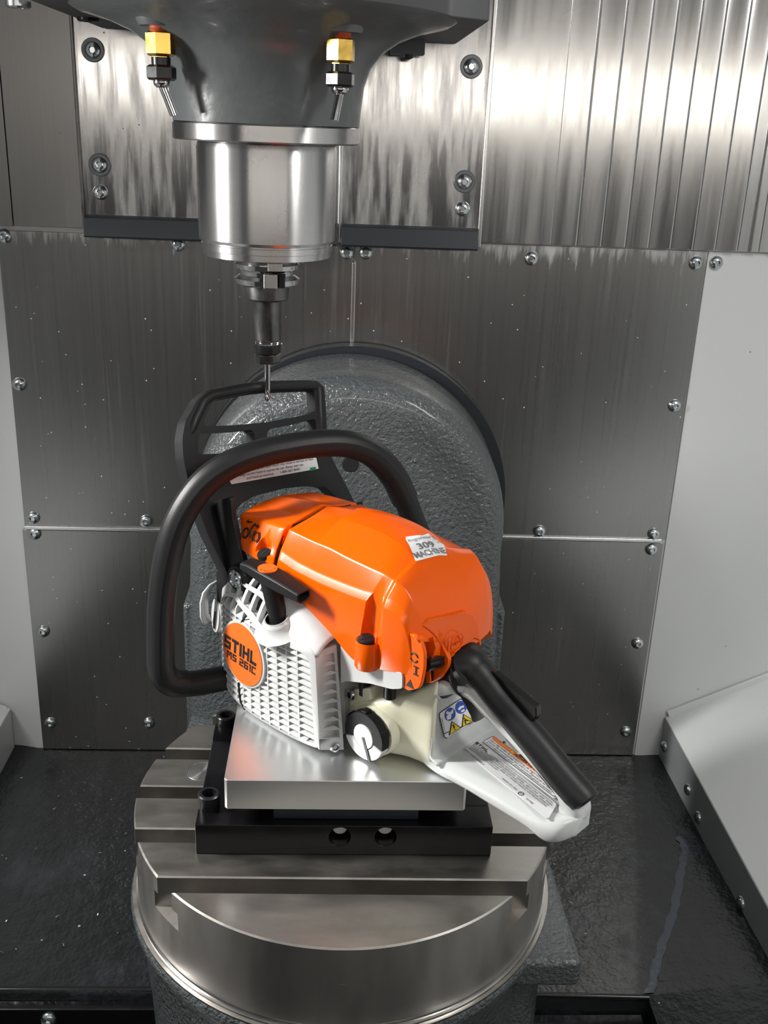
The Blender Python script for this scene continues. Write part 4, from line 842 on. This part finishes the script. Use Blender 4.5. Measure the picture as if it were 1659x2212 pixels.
# housing behind starter, front oil filler
oil = thing  # (name kept local)
hk = [(-0.066, -0.0402, 0.1104), (-0.066, -0.0538, 0.1067), (-0.066, -0.0666, 0.1048), (-0.066, -0.0753, 0.0987), (-0.066, -0.079, 0.0885), (-0.066, -0.079, 0.0734), (-0.066, -0.0753, 0.0635)]
bm = bmesh.new(); add_grid(bm, [[(p[0] - 0.003, p[1] - 0.001, p[2]) for p in hk], [(p[0] - 0.010, p[1] + 0.013, p[2] - 0.003) for p in hk]]); ho = finish(bm, 'filler_hood', WHITE, saw, ang=70)
md = ho.modifiers.new('solid', 'SOLIDIFY'); md.thickness = 0.0020
box('filler_wall', (-0.066, -0.062, 0.055), (-0.050, -0.030, 0.120), BLACKP, saw, 0.002)
oc_ = Vector((-0.066, -0.0629, 0.0703)); oax = Vector((-0.45, -0.89, 0.1)).normalized()
cap2 = lathe('oil_cap', [(0, 0), (0.0165, 0), (0.0165, -0.009), (0, -0.009)], WHITE, saw, oc_, oax, 36, 0.001)
lathe('cap_top', [(0, 0.0004), (0.0165, 0.0004), (0.0165, 0.0006)], WHITE, cap2, oc_, oax, 36)
f2 = frame_of(oax); 
box('cap_bar', (-0.0014, -0.014, 0.0008), (0.0014, 0.004, 0.0014), INK, cap2, mtx=Matrix.Translation(oc_) @ Matrix(((Vector((0, 0, 1)).cross(oax).normalized()), (oax.cross(Vector((0, 0, 1)).cross(oax)).normalized()), oax)).transposed().to_4x4())

# --- recoil starter handle
def Tsec(x, wy, zt, zb): return [(x, -0.0805 - wy, zt - 0.0015), (x, -0.0805 - wy + 0.002, zt), (x, -0.0805 + wy - 0.002, zt + 0.0006), (x, -0.0805 + wy, zt - 0.001), (x, -0.0805 + wy, zb + 0.003), (x, -0.0805 + wy - 0.004, zb), (x, -0.0805 - wy + 0.004, zb - 0.0004), (x, -0.0805 - wy, zb + 0.003)]
bm = bmesh.new(); rows = [Tsec(0.0010, 0.0078, 0.1565, 0.1475), Tsec(0.012, 0.0088, 0.1580, 0.1468), Tsec(0.030, 0.0102, 0.1575, 0.1445), Tsec(0.048, 0.0102, 0.1560, 0.1430), Tsec(0.064, 0.0090, 0.1535, 0.1420), Tsec(0.0765, 0.0078, 0.1512, 0.1405)]
inn = [[(p[0], -0.0805 + (p[1] + 0.0805) * 0.76, (0.1512 + 0.1405) / 2 + (p[2] - (0.1512 + 0.1405) / 2) * 0.72) for p in Tsec(0.0765, 0.0078, 0.1512, 0.1405)], [(0.066, -0.0805 + (p[1] + 0.0805) * 0.7, 0.147 + (p[2] - 0.1459) * 0.6) for p in Tsec(0.0765, 0.0078, 0.1512, 0.1405)]]
V = add_grid(bm, rows + inn, True); bm.faces.new(V[0]); bm.faces.new(V[-1])
pull = finish(bm, 'pull_handle', BLACKP, saw, 0.0012, 3, ang=30)
tube('pull_stem', [(0.034, -0.0805, 0.147), (0.037, -0.0805, 0.136), (0.0415, -0.0800, 0.120), (0.0445, -0.0795, 0.107)], lambda t: 0.0094 - 0.0014 * t, BLACKP, pull, 24)
lathe('rope_bushing', [(0.0100, 0.004), (0.0112, 0.0045), (0.0118, 0.003), (0.0130, 0.0022), (0.0138, 0.0002), (0.0150, -0.0030), (0.0185, -0.0065), (0.024, -0.0085)], WHITE, starter, (0.0440, -0.0815, 0.1110), (-0.05, -0.35, 1), 40)
lathe('rope_bushing', [(0.0100, 0.0046), (0.0090, 0.0010), (0, 0.001)], BLACKS, starter, (0.0440, -0.0815, 0.1110), (-0.05, -0.35, 1), 32)
pc = Vector((0.0301, -0.0806, 0.1578)); pc.z = 0.1578
tn = Vector((0.045, -0.02, 1)).normalized()
disc = lathe('orange_disc', [(0, 0.0006), (0.0088, 0.0006), (0.0088, -0.0008)], ORANGEM, pull, pc, tn, 40)
words = 'STIHL \u00ae  ELASTOSTART \u00ae '
for i, ch in enumerate(words):
    if ch == ' ': continue
    a = -0.2 - i * 2 * pi / (len(words) + 1); rr_ = 0.0064
    u_ = Vector((cos(a), sin(a), 0)); t_ = Vector((sin(a), -cos(a), 0)); text('ring_lettering', ch, 0.0029, pc + u_ * rr_ + tn * 0.0009 - Vector((0, 0, 0.0003)), t_, u_, INK, disc, align='CENTER')

# --- wrap handle: black tube skewed across the saw
wp = [(-0.0513, -0.0915, 0.0129), (-0.0582, -0.1075, 0.0145), (-0.0639, -0.1207, 0.0196), (-0.0672, -0.1284, 0.0346), (-0.0672, -0.1284, 0.0635), (-0.0661, -0.1258, 0.1067), (-0.0638, -0.1205, 0.1436), (-0.0605, -0.1127, 0.1747), (-0.0559, -0.1022, 0.1981), (-0.0493, -0.0866, 0.2186), (-0.0406, -0.0664, 0.2327), (-0.0301, -0.042, 0.2407), (-0.0176, -0.013, 0.2448), (-0.0029, 0.0211, 0.2458), (0.0084, 0.0475, 0.2412), (0.0183, 0.0704, 0.228), (0.0266, 0.0898, 0.2042), (0.0322, 0.1027, 0.178)]
wp = [(-0.030, -0.040, 0.0165), (-0.0385, -0.062, 0.0142)] + wp
pth = spline(wp, 8); k0 = 24; 
def sleeve(th_): return 1.0 + 0.035 * max(0.0, cos(6 * th_)) ** 3
wh = tube('wrap_handle', pth[:k0 + 2], 0.0126, BLACKP, saw, 28)
tube('grip_sleeve', pth[k0:], 0.0131, BLACKG, wh, 72, None, sleeve)
we = [(0.0322, 0.1027, 0.178), (0.0364, 0.1125, 0.1541), (0.0417, 0.1248, 0.124), (0.0467, 0.1366, 0.0905)]
tube('handle_end', spline([wp[-2]] + we, 8)[8:], 0.0118, BLACKP, wh, 28)

# --- front hand guard
gn = (1, 0, 0.356); gd = 0.0047
ol = [(-0.0348, -0.0682, 0.1109), (-0.0409, -0.0688, 0.128), (-0.0543, -0.0795, 0.1656), (-0.0604, -0.0822, 0.1828), (-0.0707, -0.0869, 0.2116), (-0.079, -0.0859, 0.2351), (-0.0849, -0.0818, 0.2517), (-0.0902, -0.0736, 0.2664), (-0.0935, -0.0618, 0.2756), (-0.0956, -0.0558, 0.2816), (-0.0974, -0.0434, 0.2868), (-0.0978, -0.027, 0.2879), (-0.0972, 0.0183, 0.2861), (-0.095, 0.0732, 0.28), (-0.0935, 0.1009, 0.2757), (-0.0913, 0.1091, 0.2695), (-0.0833, 0.1044, 0.247), (-0.0761, 0.0991, 0.2268), (-0.0661, 0.0971, 0.1988), (-0.0578, 0.1062, 0.1755), (-0.0494, 0.1145, 0.152), (-0.045, 0.1179, 0.1395), (-0.0466, 0.1021, 0.144), (-0.0526, 0.0907, 0.1609), (-0.0574, 0.0785, 0.1743), (-0.0592, 0.0599, 0.1793), (-0.0609, 0.0224, 0.1841), (-0.0614, -0.0143, 0.1855), (-0.0602, -0.0331, 0.1823), (-0.0579, -0.0466, 0.1756), (-0.0511, -0.0492, 0.1567), (-0.044, -0.0478, 0.1367), (-0.036, -0.0427, 0.1141), (-0.0333, -0.0575, 0.1065)]
h1 = [(-0.0881, -0.0551, 0.2607), (-0.0912, -0.0465, 0.2693), (-0.0937, -0.0392, 0.2764), (-0.0946, -0.03, 0.2787), (-0.0945, 0.0158, 0.2785), (-0.0926, 0.067, 0.2731), (-0.0911, 0.0945, 0.2689), (-0.0837, 0.0893, 0.2481), (-0.083, 0.079, 0.2464), (-0.0834, 0.0527, 0.2474), (-0.0838, 0.0246, 0.2485), (-0.0853, -0.0176, 0.2526), (-0.087, -0.0519, 0.2576)]
h2 = [(-0.0848, -0.063, 0.2514), (-0.0854, -0.0583, 0.253), (-0.0839, -0.0293, 0.2487), (-0.0826, -0.0004, 0.2452), (-0.0817, 0.003, 0.2426), (-0.0759, -0.0011, 0.2262), (-0.0772, -0.0353, 0.2299), (-0.0789, -0.0658, 0.2346), (-0.08, -0.0681, 0.2378)]
h3 = [(-0.0805, 0.0187, 0.2391), (-0.0816, 0.0243, 0.2421), (-0.081, 0.0505, 0.2406), (-0.0811, 0.0823, 0.2409), (-0.0806, 0.0868, 0.2395), (-0.0735, 0.0812, 0.2195), (-0.0745, 0.0445, 0.2222), (-0.0753, 0.0149, 0.2245)]
gdir = Vector(gn).normalized()
bm = bmesh.new(); add_prism(bm, [rounded(ol, 0.004, 3), rounded(h1, 0.003, 3), rounded(h2, 0.003, 3), rounded(h3, 0.003, 3)], gdir * -0.013)
guard = finish(bm, 'hand_guard', BLACKG, saw, 0.0042, 4)
gt = [(-0.0843, -0.0724, 0.2499), (-0.0867, -0.0683, 0.2567), (-0.0899, -0.0613, 0.2655), (-0.0925, -0.0533, 0.273), (-0.0947, -0.0467, 0.2791), (-0.0961, -0.0364, 0.2829), (-0.0962, -0.0259, 0.2834), (-0.0959, 0.0171, 0.2824), (-0.0938, 0.07, 0.2764), (-0.0924, 0.0957, 0.2725), (-0.0909, 0.102, 0.2685), (-0.0837, 0.0971, 0.2482), (-0.0779, 0.0936, 0.232), (-0.0721, 0.0902, 0.2157)]
tube('top_bar', spline([Vector(p) - gdir * 0.0058 for p in gt], 8), (lambda t: (0.0083 * (0.55 + 0.45 * min(1, t / 0.12, (1 - t) / 0.12)), 0.0062 * (0.7 + 0.3 * min(1, t / 0.12, (1 - t) / 0.12)))), BLACKG, guard, 24, tuple(gdir))
pv = Vector((-0.0239, -0.071, 0.1267))
lathe('pivot_boss', [(0, 0), (0.0125, 0), (0.0132, -0.002), (0.0132, -0.014), (0, -0.014)], BLACKP, guard, pv, (0, -1, 0), 40, ang=40)
pl_ = [(-0.0792, -0.066, 0.1703), (-0.0535, -0.066, 0.1959), (-0.0373, -0.066, 0.2031), (-0.0348, -0.066, 0.1831), (-0.0264, -0.066, 0.1576), (-0.0169, -0.066, 0.1393), (-0.0107, -0.066, 0.1285), (-0.0232, -0.066, 0.1142), (-0.0364, -0.066, 0.1126), (-0.0433, -0.066, 0.1249), (-0.0632, -0.066, 0.1491)]
prism('guard_leg', [rounded(pl_, 0.004, 3)], (0, 0.006, 0), BLACKG, guard, 0.0015, 3)
s_ = lathe('pivot_screw', [(0, 0.0034), (0.0030, 0.0034), (0.0042, 0.0022), (0.0065, 0.0015), (0.0078, 0.0026), (0.0088, 0.0016), (0.0088, 0), (0, 0)], ZINC, guard, pv, (0, -1, 0), 40, ang=25)
# warning label on the guard
lb_ = [(-0.0666, -0.0395, 0.202), (-0.0635, 0.0747, 0.1931), (-0.0673, 0.0749, 0.2038), (-0.0699, 0.0489, 0.2112), (-0.072, -0.0461, 0.2171)]
lab = prism('warning_label', [[tuple(p) for p in lb_]], tuple(gdir * 0.0002), LABEL, guard)
gx = (Vector(lb_[1]) - Vector(lb_[0])).normalized(); gy = (Vector((0, 0, 1)) - gx * gx.z); gy = (gy - gdir * gy.dot(gdir)).normalized()
gr_ = Vector(lb_[1]); 
for i, (s2, w_, dx_) in enumerate((('and head protection.      1-800-467-8445', 0.070, -0.026), ('Always use two hands to operate the saw. Always wear eye,', 0.086, -0.020), ('kick suddenly up and back which may result in serious or fatal', 0.098, -0.006), ('Avoid contact of bar tip with any object. This can', 0.080, -0.010))):
    text('label_lettering', s2, 0.0036, gr_ - gx * (w_ - dx_) + gy * (0.0030 + i * 0.0040) + gdir * 0.0006, gx, gy, INK, lab, width=w_)
gq = [(-0.063, 0.0622, 0.1935), (-0.063, 0.0701, 0.1933), (-0.0639, 0.071, 0.1959), (-0.0641, 0.0632, 0.1965)]
prism('green_patch', [[tuple(p) for p in gq]], tuple(gdir * 0.0002), LGREEN, lab)

# --- fuel tank
def tsec(x, yl, zb, zt, yr=0.035, bul=0.0):
    return [(x, yr, zb), (x, min(yl + 0.010, yr), zb), (x, yl + 0.001, zb + 0.006), (x, yl - bul, (zb + zt) * 0.42), (x, yl, zt - 0.008), (x, min(yl + 0.008, yr), zt), (x, yr, zt)]
tr_ = [tsec(0.0960, -0.040, 0.004, 0.050), tsec(0.0985, -0.0455, 0.001, 0.052), tsec(0.112, -0.0510, 0.0006, 0.054), tsec(0.132, -0.0535, 0.0004, 0.058), tsec(0.150, -0.0490, 0.0004, 0.064), tsec(0.160, -0.0430, 0.0006, 0.068), tsec(0.168, -0.0400, 0.0004, 0.074, -0.006), tsec(0.179, -0.0375, 0.0002, 0.083, -0.022), tsec(0.1885, -0.0365, 0.0000, 0.0905, -0.029), tsec(0.1905, -0.0345, 0.0010, 0.0905, -0.0310)]
bm = bmesh.new(); V = add_grid(bm, tr_, True); bm.faces.new(V[0]); bm.faces.new(V[-1][::-1])
tank = finish(bm, 'fuel_tank', CREAM, saw, ang=80); md = tank.modifiers.new('sub', 'SUBSURF'); md.levels = 2; md.render_levels = 2
prism('tank_ear', [rounded([(0.1064, -0.05, 0.0361), (0.1059, -0.05, 0.0493), (0.1114, -0.05, 0.0565), (0.1301, -0.05, 0.0659), (0.1323, -0.05, 0.0546), (0.1169, -0.05, 0.0455)], 0.003)], (0, 0.02, 0), CREAM, tank, 0.0015, 3)
torx(Vector((0.11, -0.052, 0.0515)), (-0.15, -1, 0.1), 0.0052)
for u_ in [(0.1191, -0.045, 0.0591), (0.1484, -0.045, 0.0683)]: rod('rubber_stop', (u_[0], u_[1], u_[2] - 0.006), (u_[0], u_[1], u_[2] + 0.008), 0.0055, BLACKP, saw)
cc = Vector((0.136, -0.0635, 0.0248)); cw = 0.0230
def capsec(a0, a1, r0, r1, n=20, dz=0.0):
    o1 = [cc + Vector((r1 * cos(a0 + (a1 - a0) * k / n), 0, r1 * sin(a0 + (a1 - a0) * k / n))) for k in range(n + 1)]
    i1 = [cc + Vector((r0 * cos(a1 + (a0 - a1) * k / n), 0, r0 * sin(a1 + (a0 - a1) * k / n))) for k in range(n + 1)]
    return o1 + i1
lathe('cap_seat', [(0, 0.0), (0.0235, 0.0), (0.0242, -0.002), (0.0248, -0.010)], CREAM, tank, cc + Vector((0.0005, 0.0105, 0.0012)), (0, -1, 0), 48)
fcap = prism('fuel_cap', [capsec(radians(-14), radians(197), 0.0118, cw)], (0, 0.0090, 0), CAPB, saw, 0.0008)
prism('cap_flap', [capsec(radians(200), radians(343), 0.0122, cw)], (0, 0.0090, 0), WHITE, fcap, 0.0008)
lathe('cap_hub', [(0, 0.0006), (0.0112, 0.0006), (0.0116, 0), (0.0116, -0.009)], WHITE, fcap, cc, (0, -1, 0), 40)
cbar = Matrix.Translation(cc) @ Matrix.Rotation(radians(-22), 4, 'Y')
box('cap_bar', (-0.0014, -0.0011, -0.0235), (0.0014, -0.0004, -0.0005), INK, fcap, mtx=cbar)
for a in (radians(25), radians(95), radians(150)):
    box('cap_lug', (cw - 0.0035, 0.001, -0.0035), (cw + 0.0016, 0.0090, 0.0035), CAPB, fcap, 0.0012, mtx=Matrix.Translation(cc) @ Matrix.Rotation(-a, 4, 'Y'))

# --- rear handle
inner_l = [(0.1700, 0, 0.0660), (0.1880, 0, 0.0700), (0.1979, 0, 0.0716), (0.2111, 0, 0.0704), (0.2247, 0, 0.0625), (0.2369, 0, 0.0565), (0.2485, 0, 0.0508), (0.2619, 0, 0.0446), (0.2740, 0, 0.0388), (0.2850, 0, 0.0335), (0.2958, 0, 0.0265), (0.3035, 0, 0.0185), (0.3050, 0, 0.0120), (0.3000, 0, 0.0085)]
outer_l = [(0.1660, 0, 0.0760), (0.1800, 0, 0.0800), (0.1900, 0, 0.0860), (0.2050, 0, 0.0918), (0.2180, 0, 0.0880), (0.2332, 0, 0.0787), (0.2532, 0, 0.0680), (0.2760, 0, 0.0544), (0.2960, 0, 0.0408), (0.3110, 0, 0.0295), (0.3205, 0, 0.0215), (0.3258, 0, 0.0140), (0.3250, 0, 0.0030), (0.3120, 0, -0.0035)]
def ring_sec(a, b, w):
    m_ = (a + b) / 2; d_ = (b - a) / 2; out = []
    for k in range(20):
        t = 2 * pi * k / 20; cx_, sy_ = cos(t), sin(t); e = 0.62
        q_ = math.copysign(abs(cx_) ** e, cx_); y_ = math.copysign(abs(sy_) ** e, sy_)
        out.append(m_ + d_ * q_ + Vector((0, w * y_, 0)))
    return out
il, ol = spline(inner_l, 4), spline(outer_l, 4)
bm = bmesh.new(); rows = []
for k, (a, b) in enumerate(zip(il, ol)):
    t = k / (len(il) - 1); w = interp(t, [0, 0.2, 0.5, 0.8, 0.92, 1], [0.0260, 0.0160, 0.0138, 0.0135, 0.0130, 0.0150]); rows.append(ring_sec(a, b, w))
V = add_grid(bm, rows, True); bm.faces.new(V[0]); bm.faces.new(V[-1][::-1]); hl = finish(bm, 'rear_handle', WHITEH, saw, ang=60)
# broad lower guard plate
st2 = [(0.1780, 0.055, 0.030), (0.186, 0.054, 0.0165), (0.1980, 0.052, 0.0116), (0.212, 0.0455, 0.0120), (0.232, 0.034, 0.0118), (0.262, 0.0240, 0.0112), (0.290, 0.0180, 0.0095), (0.308, 0.0150, 0.0100), (0.319, 0.0120, 0.0110), (0.3262, 0.0070, 0.0110)]
rows = []
for x, yr, zt in st2:
    yl = interp(x, [0.18, 0.300, 0.312, 0.320, 0.3262], [-0.0350, -0.0350, -0.0335, -0.0280, -0.0145]); w = 0.0115 if x < 0.30 else 0.009
    zb = interp(x, [0.178, 0.19, 0.230, 0.29, 0.310, 0.3262], [0.006, 0.0012, 0.0012, -0.0030, -0.0085, -0.0040])
    rows.append([(x, yr, zb), (x, yl + 0.002, zb), (x, yl, zb + 0.003), (x, yl + 0.001, zb + (zt - zb) * 0.62), (x, yl + 0.0045, zt - 0.0022), (x, yl + w, zt - 0.0002), (x, yl + w + 0.004, zt), (x, yr - 0.003, zt), (x, yr, zt - 0.003)])
cols = [spline([r[i] for r in rows], 4) for i in range(9)]; rows = [[c[k] for c in cols] for k in range(len(cols[0]))]
bm = bmesh.new(); V = add_grid(bm, rows, True); bm.faces.new(V[0]); bm.faces.new(V[-1][::-1]); plate_o = finish(bm, 'guard_plate', WHITEH, hl, ang=50)
# front wall of the handle loop, curving up from the plate to the grip
wl = spline([(0.198, 0, 0.0100), (0.1875, 0, 0.0150), (0.1810, 0, 0.0280), (0.1725, 0, 0.0460), (0.1675, 0, 0.0620), (0.1720, 0, 0.0740), (0.1850, 0, 0.0785)], 6)
bm = bmesh.new(); add_grid(bm, [[(p.x + dx_ * min(1, max(0, (p.z - 0.012) / 0.02)), y, p.z) for p in wl] for y, dx_ in ((-0.0352, 0.0120), (-0.0335, 0.0065), (-0.030, 0.0025), (-0.024, 0.0005), (0.0, 0), (0.03, 0), (0.05, 0))]); wo = finish(bm, 'loop_wall', WHITEH, hl, ang=60)
md = wo.modifiers.new('solid', 'SOLIDIFY'); md.thickness = 0.0022; md.offset = -1.0
# black grip
gp = [(0.1860, 0, 0.0850), (0.1960, 0, 0.0910), (0.2040, 0, 0.0925), (0.2150, 0, 0.0868), (0.2310, 0, 0.0757), (0.2510, 0, 0.0645), (0.2740, 0, 0.0508), (0.2960, 0, 0.0365), (0.3110, 0, 0.0275), (0.3200, 0, 0.0228), (0.3245, 0, 0.0195)]
def grad(t):
    r = interp(t, [0.0, 0.06, 0.10, 0.135, 0.17, 0.22, 0.30, 0.5, 0.84, 0.95, 1.0], [0.0150, 0.0200, 0.0245, 0.0250, 0.0215, 0.0170, 0.0152, 0.0144, 0.0142, 0.0134, 0.0080]); return (r, r)
gr = tube('grip_cover', spline(gp, 10), grad, BLACKG, hl, 40, (0, 0, 1))
tube('grip_neck', [(0.1743, -0.008, 0.0727), (0.1912, -0.008, 0.089), (0.2028, -0.008, 0.1005)], 0.0150, BLACKP, hl, 24)
tube('handle_collar', spline([(0.1828, -0.022, 0.0757), (0.1892, -0.022, 0.0797), (0.1954, -0.016, 0.0822), (0.2041, -0.009, 0.0825), (0.2146, -0.008, 0.0783)], 6), lambda t: 0.0062 + 0.0012 * sin(pi * t), WHITEH, hl, 20)
lv = [(0.2197, -0.001, 0.1002), (0.2249, -0.001, 0.1014), (0.2697, -0.001, 0.0863), (0.271, -0.001, 0.0781), (0.2681, -0.001, 0.071), (0.2484, -0.001, 0.0765)]
prism('throttle_lock', [lv], (0, 0.0075, 0), BLACKS, hl, 0.0012, 3)
tg = [(0.1909, -0.006, 0.072), (0.1948, -0.006, 0.0685), (0.2066, -0.006, 0.0671), (0.2194, -0.006, 0.0631), (0.2228, -0.006, 0.0591), (0.2183, -0.006, 0.0529), (0.2137, -0.006, 0.0489), (0.2112, -0.006, 0.0483), (0.2059, -0.006, 0.0576)]
prism('throttle_trigger', [tg], (0, 0.012, 0), BLACKP, hl, 0.0015, 3)
for u_ in [(0.2498, -0.0132, 0.0487), (0.2964, -0.0132, 0.037)]: lathe('pin_hole', [(0.0017, 0.0003), (0.0014, 0.0004), (0.0012, -0.001), (0, -0.001)], INKG, hl, (u_[0], -0.0131, u_[2]), (0, -1, 0), 16)

# --- labels on the handle plate
zl = 0.0124
def lp(p, dz=0.0): return Vector((p[0], p[1], zl + dz))
L1 = [(0.2009, -0.0026, 0.0124), (0.1991, 0.0182, 0.0124), (0.3031, -0.0081, 0.0124), (0.3089, -0.0301, 0.0124)]
L2 = [(0.2043, 0.0203, 0.0124), (0.2059, 0.0356, 0.0124), (0.2972, 0.008, 0.0124), (0.2975, -0.0032, 0.0124)]
l1 = prism('emission_label', [rounded([lp(p) for p in L1], 0.003)], (0, 0, -0.0010), LABELS, hl)
l2 = prism('caution_label', [rounded([lp(p, 0.0001) for p in L2], 0.003)], (0, 0, -0.0010), LABEL, hl)
def frame(L_): 
    a = lp(L_[0]); x = (lp(L_[3]) - a); y = (lp(L_[1]) - a); return a, x, y
a, x, y = frame(L2); 
def at(a, x, y, u, v, dz=0.0004): return a + x * u + y * v + Vector((0, 0, dz))
prism('orange_banner', [[at(a, x, y, 0.03, 0.72), at(a, x, y, 0.985, 0.72), at(a, x, y, 0.985, 0.97), at(a, x, y, 0.03, 0.97)]], (0, 0, 0.0001), LORANGE, l2)
for k, (p, q_) in enumerate(((0.03, 0.03), (0.03, 0.97))): pass
tube('label_border', rounded([at(a, x, y, 0.01, 0.03), at(a, x, y, 0.99, 0.03), at(a, x, y, 0.99, 0.985), at(a, x, y, 0.01, 0.985)], 0.003) + [at(a, x, y, 0.01, 0.2)], 0.00028, INK, l2, 5)
tri = [at(a, x, y, 0.285, 0.76, 0.0007), at(a, x, y, 0.325, 0.76, 0.0007), at(a, x, y, 0.305, 0.94, 0.0007)]
prism('warning_triangle', [tri], (0, 0, 0.0001), LYELLOW, l2)
text('label_lettering', 'ADVERTENCIA', 0.0036, at(a, x, y, 0.34, 0.845, 0.0007), x, y, INK, l2, width=x.length * 0.38, bold=0.00012)
for i, (s2, w_) in enumerate((('Lea y siga todas las precauciones de seguridad incluidas en el', 0.92), ('manual de instrucciones, que est\u00e1 a su disposici\u00f3n en espa\u00f1ol.', 0.92), ('El uso indebido puede causar da\u00f1os personales graves o mortales.', 0.90))):
    text('label_lettering', s2, 0.0033, at(a, x, y, 0.035, 0.58 - i * 0.20), x, y, INK, l2, width=x.length * w_)
a, x, y = frame(L1)
block_text('label_lettering', 'STIHL', 0.0036, x.length * 0.155, at(a, x, y, 0.02, 0.82), x, y, l1, 0.12)
for i, (s2, u0, w_) in enumerate((('ANDREAS STIHL AG & Co. KG  EMISSION CONTROL INFORMATION', 0.21, 0.72), ('ENGINE FAMILY: TASXS.0501DG  DISPL. 50.2 CM\u00b3  EM: THIS', 0.02, 0.92), ('ENGINE MEETS U.S. EPA EXHAUST REGS FOR SMALL OFF ROAD ENGINES. EMISSION', 0.02, 0.90), ('COMPLIANCE PERIOD: 300 HOURS. REFER TO OWNER\u2019S MANUAL FOR SPECIFICATIONS.', 0.02, 0.90), ('ADJUSTMENTS AND CATEGORY.', 0.02, 0.36))):
    text('label_lettering', s2, 0.0023, at(a, x, y, u0, 0.86 - i * 0.125), x, y, INK if i else INKG, l1, width=x.length * w_)
text('label_lettering', 'DMC IDEB-SHAB-3', 0.0030, at(a, x, y, 0.0, 0.10), x, y, INK, l1, width=x.length * 0.24)
text('label_lettering', 'ANSI B 175.1-2021', 0.0026, at(a, x, y, 0.46, 0.16), x, y, INK, l1, width=x.length * 0.17)
text('label_lettering', '247986', 0.0026, at(a, x, y, 0.74, 0.12), x, y, INK, l1, width=x.length * 0.08)
lathe('approval_mark', [(0.0026, 0.0), (0.0020, 0.0)], INK, l1, at(a, x, y, 0.68, 0.15, 0.0003), (0, 0, 1), 24)
text('label_lettering', 'SP', 0.0030, at(a, x, y, 0.68, 0.15), x, y, INK, l1, align='CENTER')
# pictogram label on the front wall of the loop
wn = (1, 0, 0.60); wdv = 0.1905
L3 = [(0.1882, -0.0135, 0.0235), (0.1766, -0.0097, 0.0428), (0.176, 0.0241, 0.0438), (0.1886, 0.0288, 0.0228)]
wN = Vector(wn).normalized()
l3 = prism('pictogram_label', [rounded(L3, 0.003)], tuple(wN * -0.0005), LABEL, hl)
tube('label_border', rounded(L3, 0.003) + [Vector(L3[0]).lerp(Vector(L3[1]), 0.2)], 0.00045, INK, l3, 5)
P00, P01, P11, P10 = [Vector(p) for p in L3]
def lq(u, v, d=0.0003): return (P00 * (1 - u) + P10 * u) * (1 - v) + (P01 * (1 - u) + P11 * u) * v + wN * d
def lpoly(name, pts, m, d=0.0003): return prism(name, [[lq(u, v, d) for u, v in pts]], tuple(wN * 0.0001), m, l3)
def lell(cu, cv, ru, rv, n=24): return [(cu + ru * cos(2 * pi * k / n), cv + rv * sin(2 * pi * k / n)) for k in range(n)]
for cu in (0.36, 0.80):
    lpoly('warning_triangle', [(cu - 0.23, 0.04), (cu + 0.21, 0.04), (cu - 0.01, 0.47)], INK, 0.0003); lpoly('warning_triangle', [(cu - 0.185, 0.065), (cu + 0.165, 0.065), (cu - 0.01, 0.415)], LYELLOW, 0.0006)
    lpoly('blue_disc', lell(cu + 0.02, 0.73, 0.205, 0.235), LBLUE)
lpoly('pictogram', [(0.33, 0.17), (0.365, 0.17), (0.375, 0.33), (0.32, 0.33)], INK, 0.0009); lpoly('pictogram', lell(0.348, 0.125, 0.02, 0.022, 12), INK, 0.0009)
lpoly('pictogram', [(0.70, 0.08), (0.74, 0.08), (0.76, 0.20), (0.80, 0.15), (0.88, 0.12), (0.87, 0.09), (0.93, 0.08), (0.84, 0.17), (0.77, 0.27), (0.72, 0.24)], INK, 0.0009); lpoly('pictogram', lell(0.755, 0.30, 0.025, 0.028, 12), INK, 0.0009)
lpoly('pictogram', lell(0.30, 0.84, 0.05, 0.055, 16), LABEL, 0.0006); lpoly('pictogram', [(0.22, 0.60), (0.34, 0.56), (0.40, 0.66), (0.30, 0.77), (0.22, 0.74)], LABEL, 0.0006); lpoly('pictogram', [(0.38, 0.68), (0.50, 0.72), (0.54, 0.86), (0.42, 0.80), (0.33, 0.84), (0.31, 0.74)], LABEL, 0.0006)
lpoly('pictogram', [(0.68, 0.74), (0.80, 0.78), (0.93, 0.74), (0.92, 0.66), (0.82, 0.69), (0.72, 0.66)], LABEL, 0.0006); lpoly('pictogram', [(0.74, 0.56), (0.83, 0.53), (0.90, 0.56), (0.88, 0.62), (0.76, 0.62)], LABEL, 0.0006)
text('label_lettering', '0000 967 4713 A', 0.0028, lq(0.05, 0.78), P00 - P01, P10 - P00, INK, l3, width=(P00 - P01).length * 0.55)

# ------------------------------------------------------------------ small swarf
chips = bmesh.new()
for i in range(45):
    x = random.uniform(-0.42, 0.42); y = random.uniform(0.0, 0.40); 
    if abs(x) < 0.205 and y < 0.3: continue
    c = Vector((x, y, ZF + 0.0016 + (0.0006 if True else 0))); a = random.uniform(0, 6.28); l = random.uniform(0.0010, 0.0026)
    d = Vector((cos(a), sin(a), 0)) * l; n_ = Vector((-sin(a), cos(a), 0)) * 0.0005; up_ = Vector((0, 0, 0.0008))
    vs = [chips.verts.new(p) for p in (c - d - n_, c - d + n_, c + n_ + up_, c - n_ + up_, c + d + n_, c + d - n_)]
    chips.faces.new((vs[0], vs[1], vs[2], vs[3])); chips.faces.new((vs[3], vs[2], vs[4], vs[5]))
chips_o = finish(chips, 'metal_chips', CHIP, None, smooth=False, kind='stuff')
chips_o['label'] = 'tiny bright metal chips scattered on the wet black bed'; chips_o['category'] = 'chips'
